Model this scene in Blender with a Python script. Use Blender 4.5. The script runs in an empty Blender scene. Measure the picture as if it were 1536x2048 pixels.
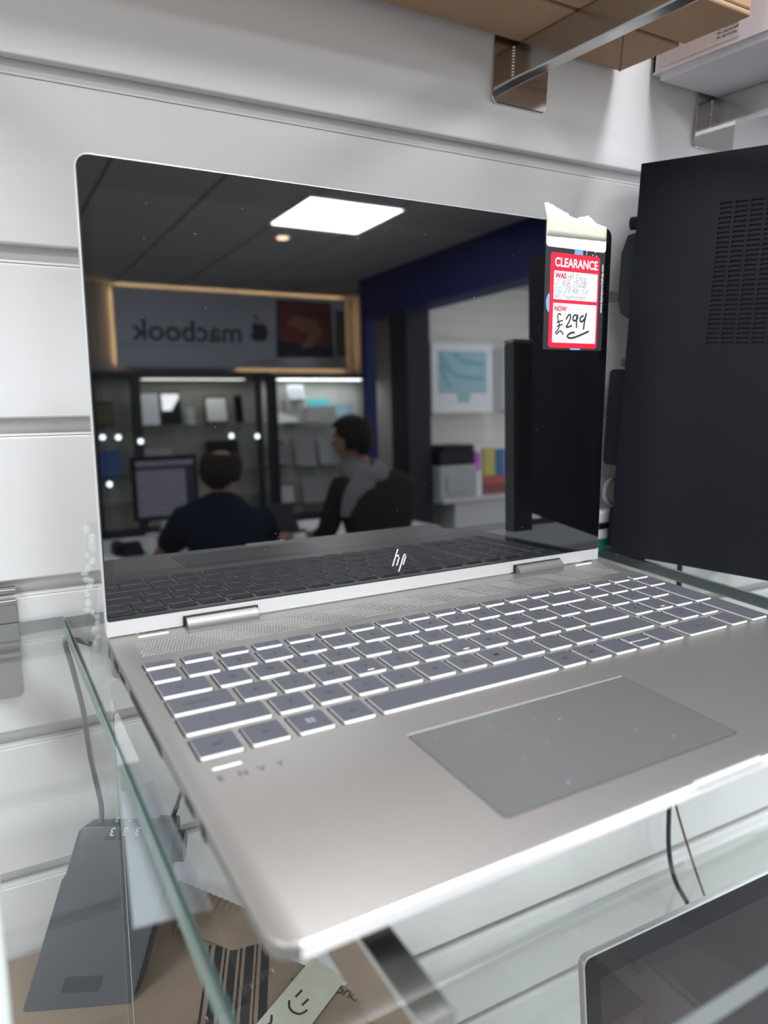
import bpy, bmesh, math, random
from mathutils import Vector
random.seed(7)
scn = bpy.context.scene
COL = scn.collection
ZO = 1250.0            # laptop frame (mm) -> world: the shop floor lies 1250 mm below the laptop deck
def W(p): return Vector((p[0], p[1], p[2] + ZO)) * 0.001

# ------------------------------------------------------------------ camera
cam = bpy.data.cameras.new('camera'); camo = bpy.data.objects.new('camera', cam); COL.objects.link(camo)
from mathutils import Matrix
RX = Vector((0.86767253, -0.4968316, 0.01739932))
RY = Vector((-0.08588281, -0.1842759, -0.97911518))
RZ = Vector((0.48966164, 0.84805705, -0.20256043))
mw = Matrix((RX, -RY, -RZ)).transposed().to_4x4()
mw.translation = W((-57.38, -390.64, 147.2))
camo.matrix_world = mw
cam.sensor_fit = 'VERTICAL'; cam.sensor_height = 36.0; cam.sensor_width = 27.0
cam.lens = 1469.0 / 2048.0 * 36.0
cam.clip_start = 0.01; cam.clip_end = 60
cam.dof.use_dof = True; cam.dof.focus_distance = 0.47; cam.dof.aperture_fstop = 7.0
scn.camera = camo

# ------------------------------------------------------------------ world, lights, exposure
wd = bpy.data.worlds.new('overcast'); scn.world = wd; wd.use_nodes = True
wd.node_tree.nodes['Background'].inputs[0].default_value = (0.80, 0.90, 1.0, 1)
wd.node_tree.nodes['Background'].inputs[1].default_value = 1.2
vs = scn.view_settings
vs.view_transform = 'Standard'; vs.look = 'None'; vs.gamma = 1.0; vs.use_curve_mapping = False
vs.exposure = 0.12
PANEL_FRONT = 24.5     # the row of panels nearest the slatted wall
PANEL_MID = 14.0        # the middle row
PANEL_ANNEX = 15.0    # the two panels in the annex
PANEL = 30.0           # radiance of the ceiling LED panels
def area_light(name, loc, rot, sx, sy, power, color=(1, 1, 1)):
    l = bpy.data.lights.new(name, 'AREA'); l.shape = 'RECTANGLE'; l.size = sx; l.size_y = sy; l.energy = power; l.color = color
    o = bpy.data.objects.new(name, l); COL.objects.link(o); o.location = W(loc); o.rotation_euler = rot
    return o
# area lamp added for daylight at the unseen shop-front window in the right-hand wall
area_light('added_daylight', (6380, -3000, 150), (0, math.radians(90), 0), 2.2, 4.6, 170, (0.90, 0.95, 1.0))

# ------------------------------------------------------------------ materials
def nd(nt, t, **kw):
    n = nt.nodes.new(t)
    for k, v in kw.items(): setattr(n, k, v)
    return n
def mat(name, col, rough=0.5, metal=0.0, ior=1.5, var=0.0, vscale=40, bump=0.0, bscale=400, emit=None, estr=0, spec=0.5, coat=0.0, stretch=None, trans=0.0, alpha=1.0):
    m = bpy.data.materials.new(name); m.use_nodes = True; nt = m.node_tree; b = nt.nodes['Principled BSDF']
    b.inputs['Base Color'].default_value = (*col, 1); b.inputs['Roughness'].default_value = rough
    b.inputs['Metallic'].default_value = metal; b.inputs['IOR'].default_value = ior
    b.inputs['Specular IOR Level'].default_value = spec
    b.inputs['Coat Weight'].default_value = coat
    b.inputs['Transmission Weight'].default_value = trans
    b.inputs['Alpha'].default_value = alpha
    tc = nd(nt, 'ShaderNodeTexCoord')
    src = tc.outputs['Object']
    if stretch:
        mp = nd(nt, 'ShaderNodeMapping'); mp.inputs['Scale'].default_value = stretch; nt.links.new(src, mp.inputs[0]); src = mp.outputs[0]
    n1 = nd(nt, 'ShaderNodeTexNoise'); n1.inputs['Scale'].default_value = vscale; n1.inputs['Detail'].default_value = 4
    nt.links.new(src, n1.inputs['Vector'])
    mx = nd(nt, 'ShaderNodeMix', data_type='RGBA')
    v = max(var, 0.01)
    mx.inputs[6].default_value = (*[max(0, c * (1 - v)) for c in col], 1); mx.inputs[7].default_value = (*[min(1, c * (1 + v)) for c in col], 1)
    nt.links.new(n1.outputs['Fac'], mx.inputs[0]); nt.links.new(mx.outputs[2], b.inputs['Base Color'])
    if bump:
        n2 = nd(nt, 'ShaderNodeTexNoise'); n2.inputs['Scale'].default_value = bscale; n2.inputs['Detail'].default_value = 3
        nt.links.new(src, n2.inputs['Vector'])
        bp = nd(nt, 'ShaderNodeBump'); bp.inputs['Strength'].default_value = bump; bp.inputs['Distance'].default_value = 0.0006
        nt.links.new(n2.outputs['Fac'], bp.inputs['Height']); nt.links.new(bp.outputs[0], b.inputs['Normal'])
    if emit:
        b.inputs['Emission Color'].default_value = (*emit, 1); b.inputs['Emission Strength'].default_value = estr
    return m
def glassmat(name, tint, ior=1.5, rough=0.0, milk=None, milkfac=0.0):
    # thin clear sheet: mostly transparent, mirror-like at the angles Fresnel gives
    m = bpy.data.materials.new(name); m.use_nodes = True; nt = m.node_tree; nt.nodes.clear()
    out = nd(nt, 'ShaderNodeOutputMaterial'); tr = nd(nt, 'ShaderNodeBsdfTransparent'); gl = nd(nt, 'ShaderNodeBsdfGlossy')
    tr.inputs[0].default_value = (*tint, 1); gl.inputs['Roughness'].default_value = rough; gl.inputs[0].default_value = (1, 1, 1, 1)
    # Schlick reflectance, the same from either side of the sheet
    ge = nd(nt, 'ShaderNodeNewGeometry'); dt = nd(nt, 'ShaderNodeVectorMath', operation='DOT_PRODUCT')
    nt.links.new(ge.outputs['Normal'], dt.inputs[0]); nt.links.new(ge.outputs['Incoming'], dt.inputs[1])
    ab = nd(nt, 'ShaderNodeMath', operation='ABSOLUTE'); nt.links.new(dt.outputs['Value'], ab.inputs[0])
    om = nd(nt, 'ShaderNodeMath', operation='SUBTRACT'); om.inputs[0].default_value = 1.0; nt.links.new(ab.outputs[0], om.inputs[1])
    pw = nd(nt, 'ShaderNodeMath', operation='POWER'); nt.links.new(om.outputs[0], pw.inputs[0]); pw.inputs[1].default_value = 5.0
    f0 = ((ior - 1) / (ior + 1)) ** 2
    fr = nd(nt, 'ShaderNodeMath', operation='MULTIPLY_ADD'); nt.links.new(pw.outputs[0], fr.inputs[0]); fr.inputs[1].default_value = 1 - f0; fr.inputs[2].default_value = f0
    mx = nd(nt, 'ShaderNodeMixShader'); nt.links.new(fr.outputs[0], mx.inputs[0]); nt.links.new(tr.outputs[0], mx.inputs[1]); nt.links.new(gl.outputs[0], mx.inputs[2])
    last = mx
    if milk:
        df = nd(nt, 'ShaderNodeBsdfDiffuse'); df.inputs[0].default_value = (*milk, 1)
        m2 = nd(nt, 'ShaderNodeMixShader'); m2.inputs[0].default_value = milkfac
        nt.links.new(mx.outputs[0], m2.inputs[1]); nt.links.new(df.outputs[0], m2.inputs[2]); last = m2
    nt.links.new(last.outputs[0], out.inputs[0])
    return m
MT = {}
MT['slat'] = mat('white_melamine', (0.85, 0.85, 0.855), 0.42, bump=0.16, bscale=900, var=0.015, vscale=6)
MT['groove'] = mat('groove_liner', (0.68, 0.67, 0.66), 0.55)
MT['paint'] = mat('grey_wall_paint', (0.40, 0.375, 0.345), 0.8, var=0.05, vscale=3)
MT['paint_d'] = mat('dark_frame_paint', (0.007, 0.008, 0.014), 0.7)
MT['white_wall'] = mat('white_wall_board', (0.80, 0.77, 0.73), 0.6)
MT['tile'] = mat('ceiling_tile', (0.46, 0.46, 0.455), 0.9, bump=0.3, bscale=500, var=0.05, vscale=20)
MT['grid'] = mat('ceiling_grid', (0.36, 0.36, 0.36), 0.6)
MT['floor'] = mat('grey_vinyl_floor', (0.22, 0.21, 0.20), 0.5, var=0.15, vscale=12)
MT['blue'] = mat('deep_blue_paint', (0.008, 0.013, 0.12), 0.7)
MT['led'] = mat('led_panel', (0.9, 0.95, 1), 0.4, emit=(0.93, 0.97, 1.0), estr=PANEL)
MT['led_n'] = mat('led_panel_front_row', (0.9, 0.95, 1), 0.4, emit=(0.94, 0.975, 1.0), estr=PANEL_FRONT)
MT['led_m'] = mat('led_panel_middle_row', (0.9, 0.95, 1), 0.4, emit=(0.94, 0.975, 1.0), estr=PANEL_MID)
MT['led_a'] = mat('led_panel_annex', (0.9, 0.95, 1), 0.4, emit=(0.94, 0.975, 1.0), estr=PANEL_ANNEX)
MT['warm'] = mat('warm_led_strip', (0.9, 0.8, 0.6), 0.4, emit=(1.0, 0.66, 0.32), estr=26)
MT['spot'] = mat('spot_led', (0.9, 0.9, 0.9), 0.4, emit=(0.8, 0.9, 1.0), estr=14.0)
MT['spotw'] = mat('warm_spot_led', (0.9, 0.8, 0.7), 0.4, emit=(1.0, 0.62, 0.42), estr=10.0)
MT['frame_w'] = mat('white_metal_frame', (0.8, 0.8, 0.8), 0.4)
MT['silver'] = mat('bead_blasted_silver', (0.262, 0.249, 0.239), 0.36, metal=0.6, bump=0.10, bscale=2600, var=0.03, vscale=900)
MT['silver_l'] = mat('bright_satin_silver', (0.72, 0.72, 0.72), 0.34, metal=0.35, bump=0.05, bscale=2600, var=0.02, vscale=400)
MT['edge'] = mat('highlight_edge', (0.93, 0.92, 0.93), 0.25, metal=0.45)  # near-white; holds the highlight of the front edge and touchpad back edge
MT['pad'] = mat('touchpad_glass', (0.135, 0.135, 0.136), 0.33, metal=0.3)
MT['key'] = mat('shaded_key_top', (0.072, 0.073, 0.088), 0.48, spec=0.35, var=0.05, vscale=120, bump=0.05, bscale=3000)  # silver keys; the dark they reflect is put into the top colour
MT['keyside'] = mat('lit_key_side', (0.80, 0.80, 0.80), 0.30, metal=0.3)  # paler than the tops: light on the key fronts is put into the colour
MT['legend'] = mat('key_legend_ink', (0.018, 0.019, 0.027), 0.5)
MT['legend_w'] = mat('white_legend_ink', (0.80, 0.84, 0.9), 0.5)
MT['legend_m'] = mat('mid_grey_legend_ink', (0.20, 0.21, 0.26), 0.5)
MT['dark'] = mat('dark_recess', (0.012, 0.012, 0.014), 0.7)
MT['grille'] = mat('grille_hole', (0.045, 0.043, 0.042), 0.7)
MT['grille_l'] = mat('grille_glint', (0.85, 0.84, 0.83), 0.3, metal=0.2)
MT['bezel'] = mat('black_cover_glass', (0.0008, 0.0010, 0.0022), 0.012, ior=2.30, var=0.02)
MT['lcd'] = mat('switched_off_display', (0.0020, 0.0020, 0.0024), 0.015, ior=2.45, var=0.02)
MT['bezel2'] = mat('black_cover_glass_2', (0.012, 0.014, 0.022), 0.05, ior=1.5)
MT['lcd2'] = mat('switched_off_display_2', (0.035, 0.030, 0.036), 0.08, ior=1.55)
MT['rubber'] = mat('black_rubber', (0.015, 0.015, 0.017), 0.6)
MT['logo'] = mat('mirror_logo', (0.9, 0.9, 0.93), 0.25, metal=0.3)
MT['glass'] = glassmat('clear_shelf_glass', (0.88, 0.905, 0.89), 1.62)
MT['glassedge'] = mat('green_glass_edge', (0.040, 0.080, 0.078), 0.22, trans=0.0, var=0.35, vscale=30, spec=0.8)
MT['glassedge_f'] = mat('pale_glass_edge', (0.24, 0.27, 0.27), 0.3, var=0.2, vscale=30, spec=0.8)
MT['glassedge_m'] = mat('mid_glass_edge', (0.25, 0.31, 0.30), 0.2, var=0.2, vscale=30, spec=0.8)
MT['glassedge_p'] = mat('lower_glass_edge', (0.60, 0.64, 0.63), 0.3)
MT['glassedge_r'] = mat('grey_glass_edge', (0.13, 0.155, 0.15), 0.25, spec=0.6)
MT['acrylic'] = glassmat('clear_acrylic', (0.95, 0.96, 0.96), 1.28, 0.08)
MT['glare'] = glassmat('milky_reflection', (0.95, 0.96, 1.0), 1.45, 0.1, milk=(0.75, 0.77, 0.82), milkfac=0.20)  # milky tint stands in for a bright reflection in the shelf glass
MT['glue'] = glassmat('clear_glue', (0.97, 0.97, 0.97), 1.35, 0.12, milk=(0.85, 0.87, 0.87), milkfac=0.10)
MT['chrome'] = mat('polished_steel', (0.62, 0.60, 0.58), 0.10, metal=1.0, bump=0.03, bscale=120, var=0.06, vscale=25)
MT['steel'] = mat('brushed_steel', (0.60, 0.59, 0.58), 0.30, metal=1.0, var=0.08, vscale=60, stretch=(1, 12, 1))
MT['key_acc'] = mat('bright_white', (0.93, 0.93, 0.93), 0.3)
MT['spk'] = mat('mid_grey_plastic', (0.10, 0.105, 0.12), 0.6)
MT['weld'] = mat('weld_bead', (0.8, 0.78, 0.75), 0.2, metal=1.0)
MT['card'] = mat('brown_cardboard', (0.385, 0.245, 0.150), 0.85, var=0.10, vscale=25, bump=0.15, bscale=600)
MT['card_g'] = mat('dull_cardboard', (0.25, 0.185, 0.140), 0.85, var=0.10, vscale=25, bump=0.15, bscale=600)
MT['chrome_s'] = mat('satin_steel', (0.66, 0.65, 0.64), 0.22, metal=1.0, var=0.06, vscale=25)
MT['card_d'] = mat('cardboard_raw_edge', (0.16, 0.10, 0.065), 0.9, var=0.4, vscale=500)
MT['lav'] = mat('lavender_white_card', (0.72, 0.66, 0.70), 0.55, var=0.02)
MT['lav_t'] = mat('white_tray_card', (0.74, 0.72, 0.76), 0.55, var=0.02)
MT['labelp'] = mat('clear_paper_label', (0.62, 0.55, 0.56), 0.4, var=0.12, vscale=200)
MT['ink'] = mat('black_ink', (0.02, 0.02, 0.022), 0.6)
MT['marker'] = mat('marker_ink', (0.03, 0.032, 0.035), 0.5)
MT['pen'] = mat('grey_pen_ink', (0.16, 0.17, 0.19), 0.6)
MT['tower'] = mat('charcoal_steel_panel', (0.0070, 0.0076, 0.0130), 0.6, spec=0.22, var=0.05, bump=0.12, bscale=1500)
MT['tower_d'] = mat('tower_inside', (0.0006, 0.0007, 0.001), 0.6)
MT['plastic_k'] = mat('black_plastic', (0.004, 0.006, 0.010), 0.5, spec=0.25)
MT['plastic_g'] = mat('dark_grey_plastic', (0.014, 0.018, 0.022), 0.5, spec=0.3)
MT['lock'] = mat('slate_grey_plastic', (0.085, 0.095, 0.115), 0.38, var=0.04)
MT['lock_d'] = mat('dark_slate_plastic', (0.030, 0.036, 0.050), 0.35)
MT['cable'] = mat('braided_grey_cable', (0.22, 0.23, 0.25), 0.45, var=0.5, vscale=900)
MT['cable_k'] = mat('black_cable', (0.02, 0.022, 0.03), 0.4)
MT['cable_b'] = mat('brown_cable', (0.14, 0.06, 0.05), 0.5)
MT['tag_k'] = mat('black_card', (0.030, 0.031, 0.034), 0.35)
MT['red'] = mat('clearance_red', (0.75, 0.015, 0.05), 0.45, var=0.02)
MT['white'] = mat('white_paper', (0.86, 0.87, 0.90), 0.55, var=0.01)
MT['lblue'] = mat('light_blue_print', (0.20, 0.45, 0.90), 0.5)
MT['masking'] = mat('cream_masking_tape', (0.80, 0.79, 0.66), 0.75, var=0.06, vscale=300, bump=0.5, bscale=700)
MT['masking_g'] = mat('greyish_masking_tape', (0.50, 0.50, 0.42), 0.75, var=0.12, vscale=120, bump=0.4, bscale=700)
MT['skin'] = mat('skin', (0.27, 0.135, 0.10), 0.55, var=0.05)
MT['hair'] = mat('dark_brown_hair', (0.006, 0.0045, 0.004), 0.7, spec=0.15, bump=0.6, bscale=300)
MT['hair_s'] = mat('short_brown_hair', (0.018, 0.012, 0.010), 0.8, spec=0.15, bump=0.4, bscale=500)
MT['navy'] = mat('navy_cotton', (0.003, 0.008, 0.018), 0.9, spec=0.12, var=0.1, vscale=80)
MT['olive'] = mat('olive_wool', (0.016, 0.019, 0.012), 0.95, spec=0.12, var=0.2, vscale=60)
MT['scarf'] = mat('grey_knit', (0.15, 0.155, 0.17), 0.9, var=0.2, vscale=60)
MT['denim'] = mat('dark_denim', (0.02, 0.025, 0.04), 0.85)
MT['shoe'] = mat('black_leather', (0.012, 0.012, 0.012), 0.4)
MT['eye'] = mat('eye_white', (0.7, 0.68, 0.66), 0.3)
MT['lip'] = mat('lip', (0.32, 0.12, 0.10), 0.5)
MT['desk'] = mat('white_laminate', (0.62, 0.62, 0.64), 0.4)
MT['sign'] = mat('pale_grey_sign_face', (0.60, 0.65, 0.78), 0.6, var=0.04, vscale=2)
MT['signink'] = mat('charcoal_lettering', (0.05, 0.055, 0.075), 0.5)
MT['cabk'] = mat('black_cabinet_frame', (0.010, 0.012, 0.018), 0.4)
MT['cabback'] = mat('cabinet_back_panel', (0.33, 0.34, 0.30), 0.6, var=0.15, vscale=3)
MT['cabback_l'] = mat('reflection_back_panel', (0.62, 0.63, 0.58), 0.5, var=0.22, vscale=5)  # pale mottled tone stands in for the street reflected in the cabinet
MT['alu'] = mat('aluminium_shell', (0.45, 0.47, 0.50), 0.35, metal=0.5)
MT['scr'] = mat('lit_lavender_screen', (0.1, 0.1, 0.1), 0.3, emit=(0.42, 0.38, 0.62), estr=0.42)
MT['scr_b'] = mat('lit_blue_screen', (0.1, 0.1, 0.1), 0.3, emit=(0.08, 0.20, 0.55), estr=0.5)
MT['scr_l'] = mat('lit_pale_screen', (0.1, 0.1, 0.1), 0.3, emit=(0.50, 0.52, 0.85), estr=0.8)
MT['teal'] = mat('teal_print', (0.10, 0.50, 0.55), 0.5)
MT['bluep'] = mat('blue_print', (0.03, 0.14, 0.40), 0.5)
MT['paleblue'] = mat('pale_blue_print', (0.36, 0.56, 0.64), 0.5, var=0.03)
MT['paleblue_d'] = mat('mid_blue_print', (0.20, 0.44, 0.56), 0.5, var=0.03)
MT['wred'] = mat('dusky_red_print', (0.28, 0.06, 0.055), 0.5, var=0.5, vscale=4)
MT['wdark'] = mat('dark_navy_print', (0.02, 0.025, 0.045), 0.5)
MT['wsand'] = mat('sand_print', (0.45, 0.20, 0.11), 0.5, var=0.3, vscale=5)
MT['wolive'] = mat('olive_print', (0.14, 0.13, 0.05), 0.5, var=0.5, vscale=6)
MT['magenta'] = mat('magenta_card', (0.55, 0.10, 0.60), 0.5)
MT['yellow'] = mat('yellow_card', (0.60, 0.52, 0.14), 0.5)
MT['orange'] = mat('orange_red_card', (0.45, 0.10, 0.08), 0.5)
MT['green'] = mat('green_plastic', (0.012, 0.13, 0.10), 0.4)
MT['ltgrey'] = mat('light_grey_plastic', (0.42, 0.43, 0.45), 0.5)
MT['wplastic'] = mat('white_plastic', (0.75, 0.75, 0.76), 0.4)
MT['greycord'] = mat('grey_loop_plastic', (0.40, 0.40, 0.41), 0.5)

# ------------------------------------------------------------------ mesh helpers (all shapes in laptop-frame millimetres)
ORG = {}
class MB:
    def __init__(s, xf=None): s.bm = bmesh.new(); s.xf = xf; s.mi = 0
    def v(s, p):
        if s.xf: p = s.xf(*p)
        return s.bm.verts.new(W(p))
    def face(s, vs, mi=None):
        try:
            f = s.bm.faces.new(vs); f.material_index = s.mi if mi is None else mi; return f
        except ValueError: return None
    def box(s, x0, x1, y0, y1, z0, z1):
        a = [s.v((x, y, z)) for z in (z0, z1) for x, y in ((x0, y0), (x1, y0), (x1, y1), (x0, y1))]
        for q in ((3, 2, 1, 0), (4, 5, 6, 7), (0, 1, 5, 4), (1, 2, 6, 5), (2, 3, 7, 6), (3, 0, 4, 7)): s.face([a[i] for i in q])
        return s
    def prism(s, pts, lo, hi, ax=2):
        n = len(pts)
        def P(p, h): return (p[0], p[1], h) if ax == 2 else ((p[0], h, p[1]) if ax == 1 else (h, p[0], p[1]))
        a = [s.v(P(p, lo)) for p in pts]; b = [s.v(P(p, hi)) for p in pts]
        s.face(a[::-1]); s.face(b)
        for i in range(n): s.face([a[i], a[(i + 1) % n], b[(i + 1) % n], b[i]])
        return s
    def flat(s, pts): s.face([s.v(p) for p in pts]); return s
    def rings(s, rs, cap=True):
        R = [[s.v(p) for p in r] for r in rs]
        n = len(R[0])
        for a, b in zip(R, R[1:]):
            for i in range(n): s.face([a[i], a[(i + 1) % n], b[(i + 1) % n], b[i]])
        if cap: s.face(R[0][::-1]); s.face(R[-1])
        return s
    def cyl(s, p0, p1, r0, r1=None, n=16): return s.tube([p0, p1], [r0, r0 if r1 is None else r1], n)
    def tube(s, pts, r, n=8):
        P = [Vector(p) for p in pts]; rs = []
        up = Vector((0, 0, 1)); prev = None
        for i, p in enumerate(P):
            d = (P[min(i + 1, len(P) - 1)] - P[max(i - 1, 0)]).normalized()
            if prev is None:
                a = d.cross(up)
                if a.length < .05: a = d.cross(Vector((1, 0, 0)))
                a.normalize()
            else:
                a = (prev - d * prev.dot(d)).normalized()
            prev = a; b = d.cross(a)
            rr_ = r[i] if isinstance(r, (list, tuple)) else r
            rs.append([tuple(p + a * rr_ * math.cos(2 * math.pi * k / n) + b * rr_ * math.sin(2 * math.pi * k / n)) for k in range(n)])
        return s.rings(rs)
    def ball(s, c, r, n=16, m=10):
        if not isinstance(r, (list, tuple)): r = (r, r, r)
        rs = []
        for j in range(m + 1):
            t = math.pi * (j + .02) / (m + .04) - math.pi / 2
            rs.append([(c[0] + r[0] * math.cos(t) * math.cos(2 * math.pi * k / n), c[1] + r[1] * math.cos(t) * math.sin(2 * math.pi * k / n), c[2] + r[2] * math.sin(t)) for k in range(n)])
        return s.rings(rs)
    def mesh(s, verts2, faces, f):          # append a raw mesh through f
        vv = [s.v(f(*p)) for p in verts2]
        for q in faces: s.face([vv[i] for i in q])
        return s
    def build(s, name, m, parent=None, bevel=0, seg=2, smooth=False, org=None, fix=True):
        bm = s.bm
        if fix: bmesh.ops.recalc_face_normals(bm, faces=bm.faces)
        if bevel:
            ed = [e for e in bm.edges if len(e.link_faces) == 2 and e.calc_face_angle(0) > 0.5]
            bmesh.ops.bevel(bm, geom=ed, offset=bevel * .001, segments=seg, profile=0.5, affect='EDGES', clamp_overlap=True)
        me = bpy.data.meshes.new(name)
        co = [v.co for v in bm.verts]
        if parent is not None: o0 = ORG[parent]
        elif org is not None: o0 = W(org)
        else:
            xs = [c.x for c in co]; ys = [c.y for c in co]; zs = [c.z for c in co]
            o0 = Vector(((min(xs) + max(xs)) / 2, (min(ys) + max(ys)) / 2, min(zs)))
        for v in bm.verts: v.co = v.co - o0
        bm.to_mesh(me); bm.free()
        ms = m if isinstance(m, (list, tuple)) else [m]
        for k in ms: me.materials.append(MT[k] if isinstance(k, str) else k)
        if smooth:
            for p in me.polygons: p.use_smooth = True
            me.set_sharp_from_angle(angle=0.7)
        o = bpy.data.objects.new(name, me); COL.objects.link(o)
        if parent is not None: o.parent = parent
        else: o.location = o0
        ORG[o] = o0
        return o
def thing(name, label, cat, loc, group=None):
    o = bpy.data.objects.new(name, None); o.empty_display_size = 0.02; COL.objects.link(o); o.location = W(loc); ORG[o] = W(loc)
    return tag(o, label, cat, group)
def tag(o, label, cat, group=None):
    o['label'] = label; o['category'] = cat
    if group: o['group'] = group
    return o
def struct(o): o['kind'] = 'structure'; return o
def stuff(o): o['kind'] = 'stuff'; return o
def rr(x0, x1, y0, y1, r, n=5):
    rs = r if isinstance(r, (list, tuple)) else (r, r, r, r)
    out = []
    for (cx, cy, a0), q in zip(((x1 - rs[0], y1 - rs[0], 0), (x0 + rs[1], y1 - rs[1], 90), (x0 + rs[2], y0 + rs[2], 180), (x1 - rs[3], y0 + rs[3], 270)), rs):
        for k in range(n + 1):
            t = math.radians(a0 + 90 * k / n); out.append((cx + q * math.cos(t), cy + q * math.sin(t)))
    return out
def frame(o, u, v, n=None):
    o, u, v = Vector(o), Vector(u).normalized(), Vector(v).normalized()
    n = u.cross(v) if n is None else Vector(n).normalized()
    return lambda a, b, c=0.0: tuple(o + u * a + v * b + n * c)
def text_mesh(s, size, bold=0.0, align='LEFT', space=1.0):
    cu = bpy.data.curves.new('txt', 'FONT'); cu.body = s; cu.size = size; cu.offset = bold; cu.align_x = align; cu.space_character = space
    cu.resolution_u = 3
    ob = bpy.data.objects.new('txt', cu); COL.objects.link(ob)
    dg = bpy.context.evaluated_depsgraph_get(); me = bpy.data.meshes.new_from_object(ob.evaluated_get(dg))
    vs = [tuple(v.co) for v in me.vertices]; fs = [tuple(p.vertices) for p in me.polygons]
    bpy.data.objects.remove(ob); bpy.data.curves.remove(cu); bpy.data.meshes.remove(me)
    return vs, fs
def add_text(mb, s, fr, x, y, h, size, bold=0, align='LEFT', width=None, space=1.0):
    vs, fs = text_mesh(s, size, bold, align, space)
    k = 1.0
    if width and vs:
        k = width / max(1e-6, max(p[0] for p in vs) - min(p[0] for p in vs))
    mb.mesh(vs, fs, lambda a, b, c: fr(x + a * k, y + b, h)); return mb
def ribbon(mb, pts, w, fr, h):
    P = [Vector((p[0], p[1])) for p in pts]
    L, R = [], []
    for i, p in enumerate(P):
        d = P[min(i + 1, len(P) - 1)] - P[max(i - 1, 0)]
        if d.length < 1e-6: d = Vector((1, 0))
        d.normalize(); nrm = Vector((-d.y, d.x)) * w / 2
        ww = 1.0
        L.append(mb.v(fr(*(p + nrm), h))); R.append(mb.v(fr(*(p - nrm), h)))
    for i in range(len(P) - 1): mb.face([L[i], R[i], R[i + 1], L[i + 1]])
def smoothline(pts, k=4):
    P = [Vector(p) for p in pts]; out = []
    for i in range(len(P) - 1):
        a, b, c, d = P[max(i - 1, 0)], P[i], P[i + 1], P[min(i + 2, len(P) - 1)]
        for j in range(k):
            t = j / k
            out.append(0.5 * ((2 * b) + (c - a) * t + (2 * a - 5 * b + 4 * c - d) * t * t + (3 * b - a - 3 * c + d) * t ** 3))
    out.append(P[-1]); return [tuple(p) for p in out]

# ================================================================== SETTING
PHI = 0.0235289; DW = 100.79
cph, sph = math.cos(PHI), math.sin(PHI)
def wallf(u, d, z): return (sph * DW + cph * u - sph * d, cph * DW - sph * u - cph * d, z)   # u along the wall, d out of it (to the shop)
# wall behind the shelves: backing board + white slats with 11 mm slots
m = MB(wallf); m.box(-2500, 6350, -60, -9.5, -1250, 1450)
wall = struct(m.build('wall_back', 'groove'))
for j in range(-15, 12):
    z0 = max(309.2 + 100 * (j), -1250) if j > -16 else -1250
    z1 = min(398.4 + 100 * j, 1450)
    if z1 - z0 < 20: continue
    m = MB(wallf); m.box(-1500, 2700, -9.3, 0, z0, z1)
    m.build('slat', 'slat', wall, bevel=1.2, seg=2)
    m = MB(wallf); m.prism([(-6.5, z1 + 0.2), (-0.3, z1 + 0.2), (-0.6, z1 + 1.6), (-6.5, z1 + 0.9)], -1500, 2700, ax=0) if z1 < 1440 else m.box(-1500, -1499, -6, -5, 1448, 1449)
    m.build('slot_trim', 'frame_w', wall)
m = MB(); m.box(-2600, 6500, -7300, 110, -1270, -1250); struct(m.build('floor', 'floor'))
m = MB(); m.box(-2600, 6500, -7300, 160, 1470, 1500); ceil = struct(m.build('ceiling', 'grid'))
panels = []
for px, py in ((-1380, -4155), (420, -2355), (2220, -4155), (-1380, -2355), (2220, -2355), (-1380, -555), (420, -555), (2220, -555), (4620, -4755), (4620, -2355)): panels.append((px, py))
tile_me = None
for i in range(-6, 15):
    for k in range(-12, 0):
        cx, cy = 420 + 600 * (i - 0), -555 + 600 * (k + 1)
        if not (-2550 < cx < 6450 and -7250 < cy < 60): continue
        if any(abs(cx - a) < 50 and abs(cy - b) < 50 for a, b in panels): continue
        if tile_me is None:
            m = MB(); m.box(cx - 292, cx + 292, cy - 292, cy + 292, 1450, 1470); t = m.build('ceiling_tile', 'tile', ceil, bevel=3, seg=1)
            tile_me = t; base = (cx, cy)
        else:
            t = tile_me.copy(); t.parent = ceil; t.location = (Vector((cx - base[0], cy - base[1], 0)) * .001); COL.objects.link(t)
for n, (px, py) in enumerate(panels):
    pl = {(2220, -4155): 'square white LED ceiling panel mirrored in the laptop screen',
          }.get((px, py))
    if pl is None: pl = 'square white LED ceiling panel, %s, %s' % ('nearest the slatted wall' if py > -1000 else ('in the middle row' if py > -3000 else 'towards the sign wall'), 'left column' if px < -1000 else ('above the laptop shelf' if px < 1000 else ('over the desk column' if px < 3000 else 'in the annex')))
    th = thing('ceiling_light', pl, 'light', (px, py, 1450), 'LED panels in the ceiling')
    m = MB(); x0, x1, y0, y1 = px - 325, px + 325, py - 330, py + 330
    if (px, py) == (2220, -4155): x0, x1, y0, y1 = 1892, 2548, -4484, -3825
    m.box(x0 - 14, x1 + 14, y0 - 14, y0, 1440, 1470); m.box(x0 - 14, x1 + 14, y1, y1 + 14, 1440, 1470)
    m.box(x0 - 14, x0, y0, y1, 1440, 1470); m.box(x1, x1 + 14, y0, y1, 1440, 1470); m.build('frame', 'frame_w', th)
    m = MB(); m.flat([(x0, y0, 1443), (x0, y1, 1443), (x1, y1, 1443), (x1, y0, 1443)]); m.build('diffuser', 'led_n' if py > -1000 else ('led_a' if px > 4000 else ('led_m' if py > -3000 else 'led')), th, fix=False)
th = thing('ceiling_spotlight', 'small warm ceiling spotlight beside the mirrored LED panel', 'light', (2091, -4769, 1450))
m = MB(); m.cyl((2091, -4769, 1430), (2091, -4769, 1470), 62, 55, 24); m.build('rim', 'frame_w', th, smooth=True)
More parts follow.
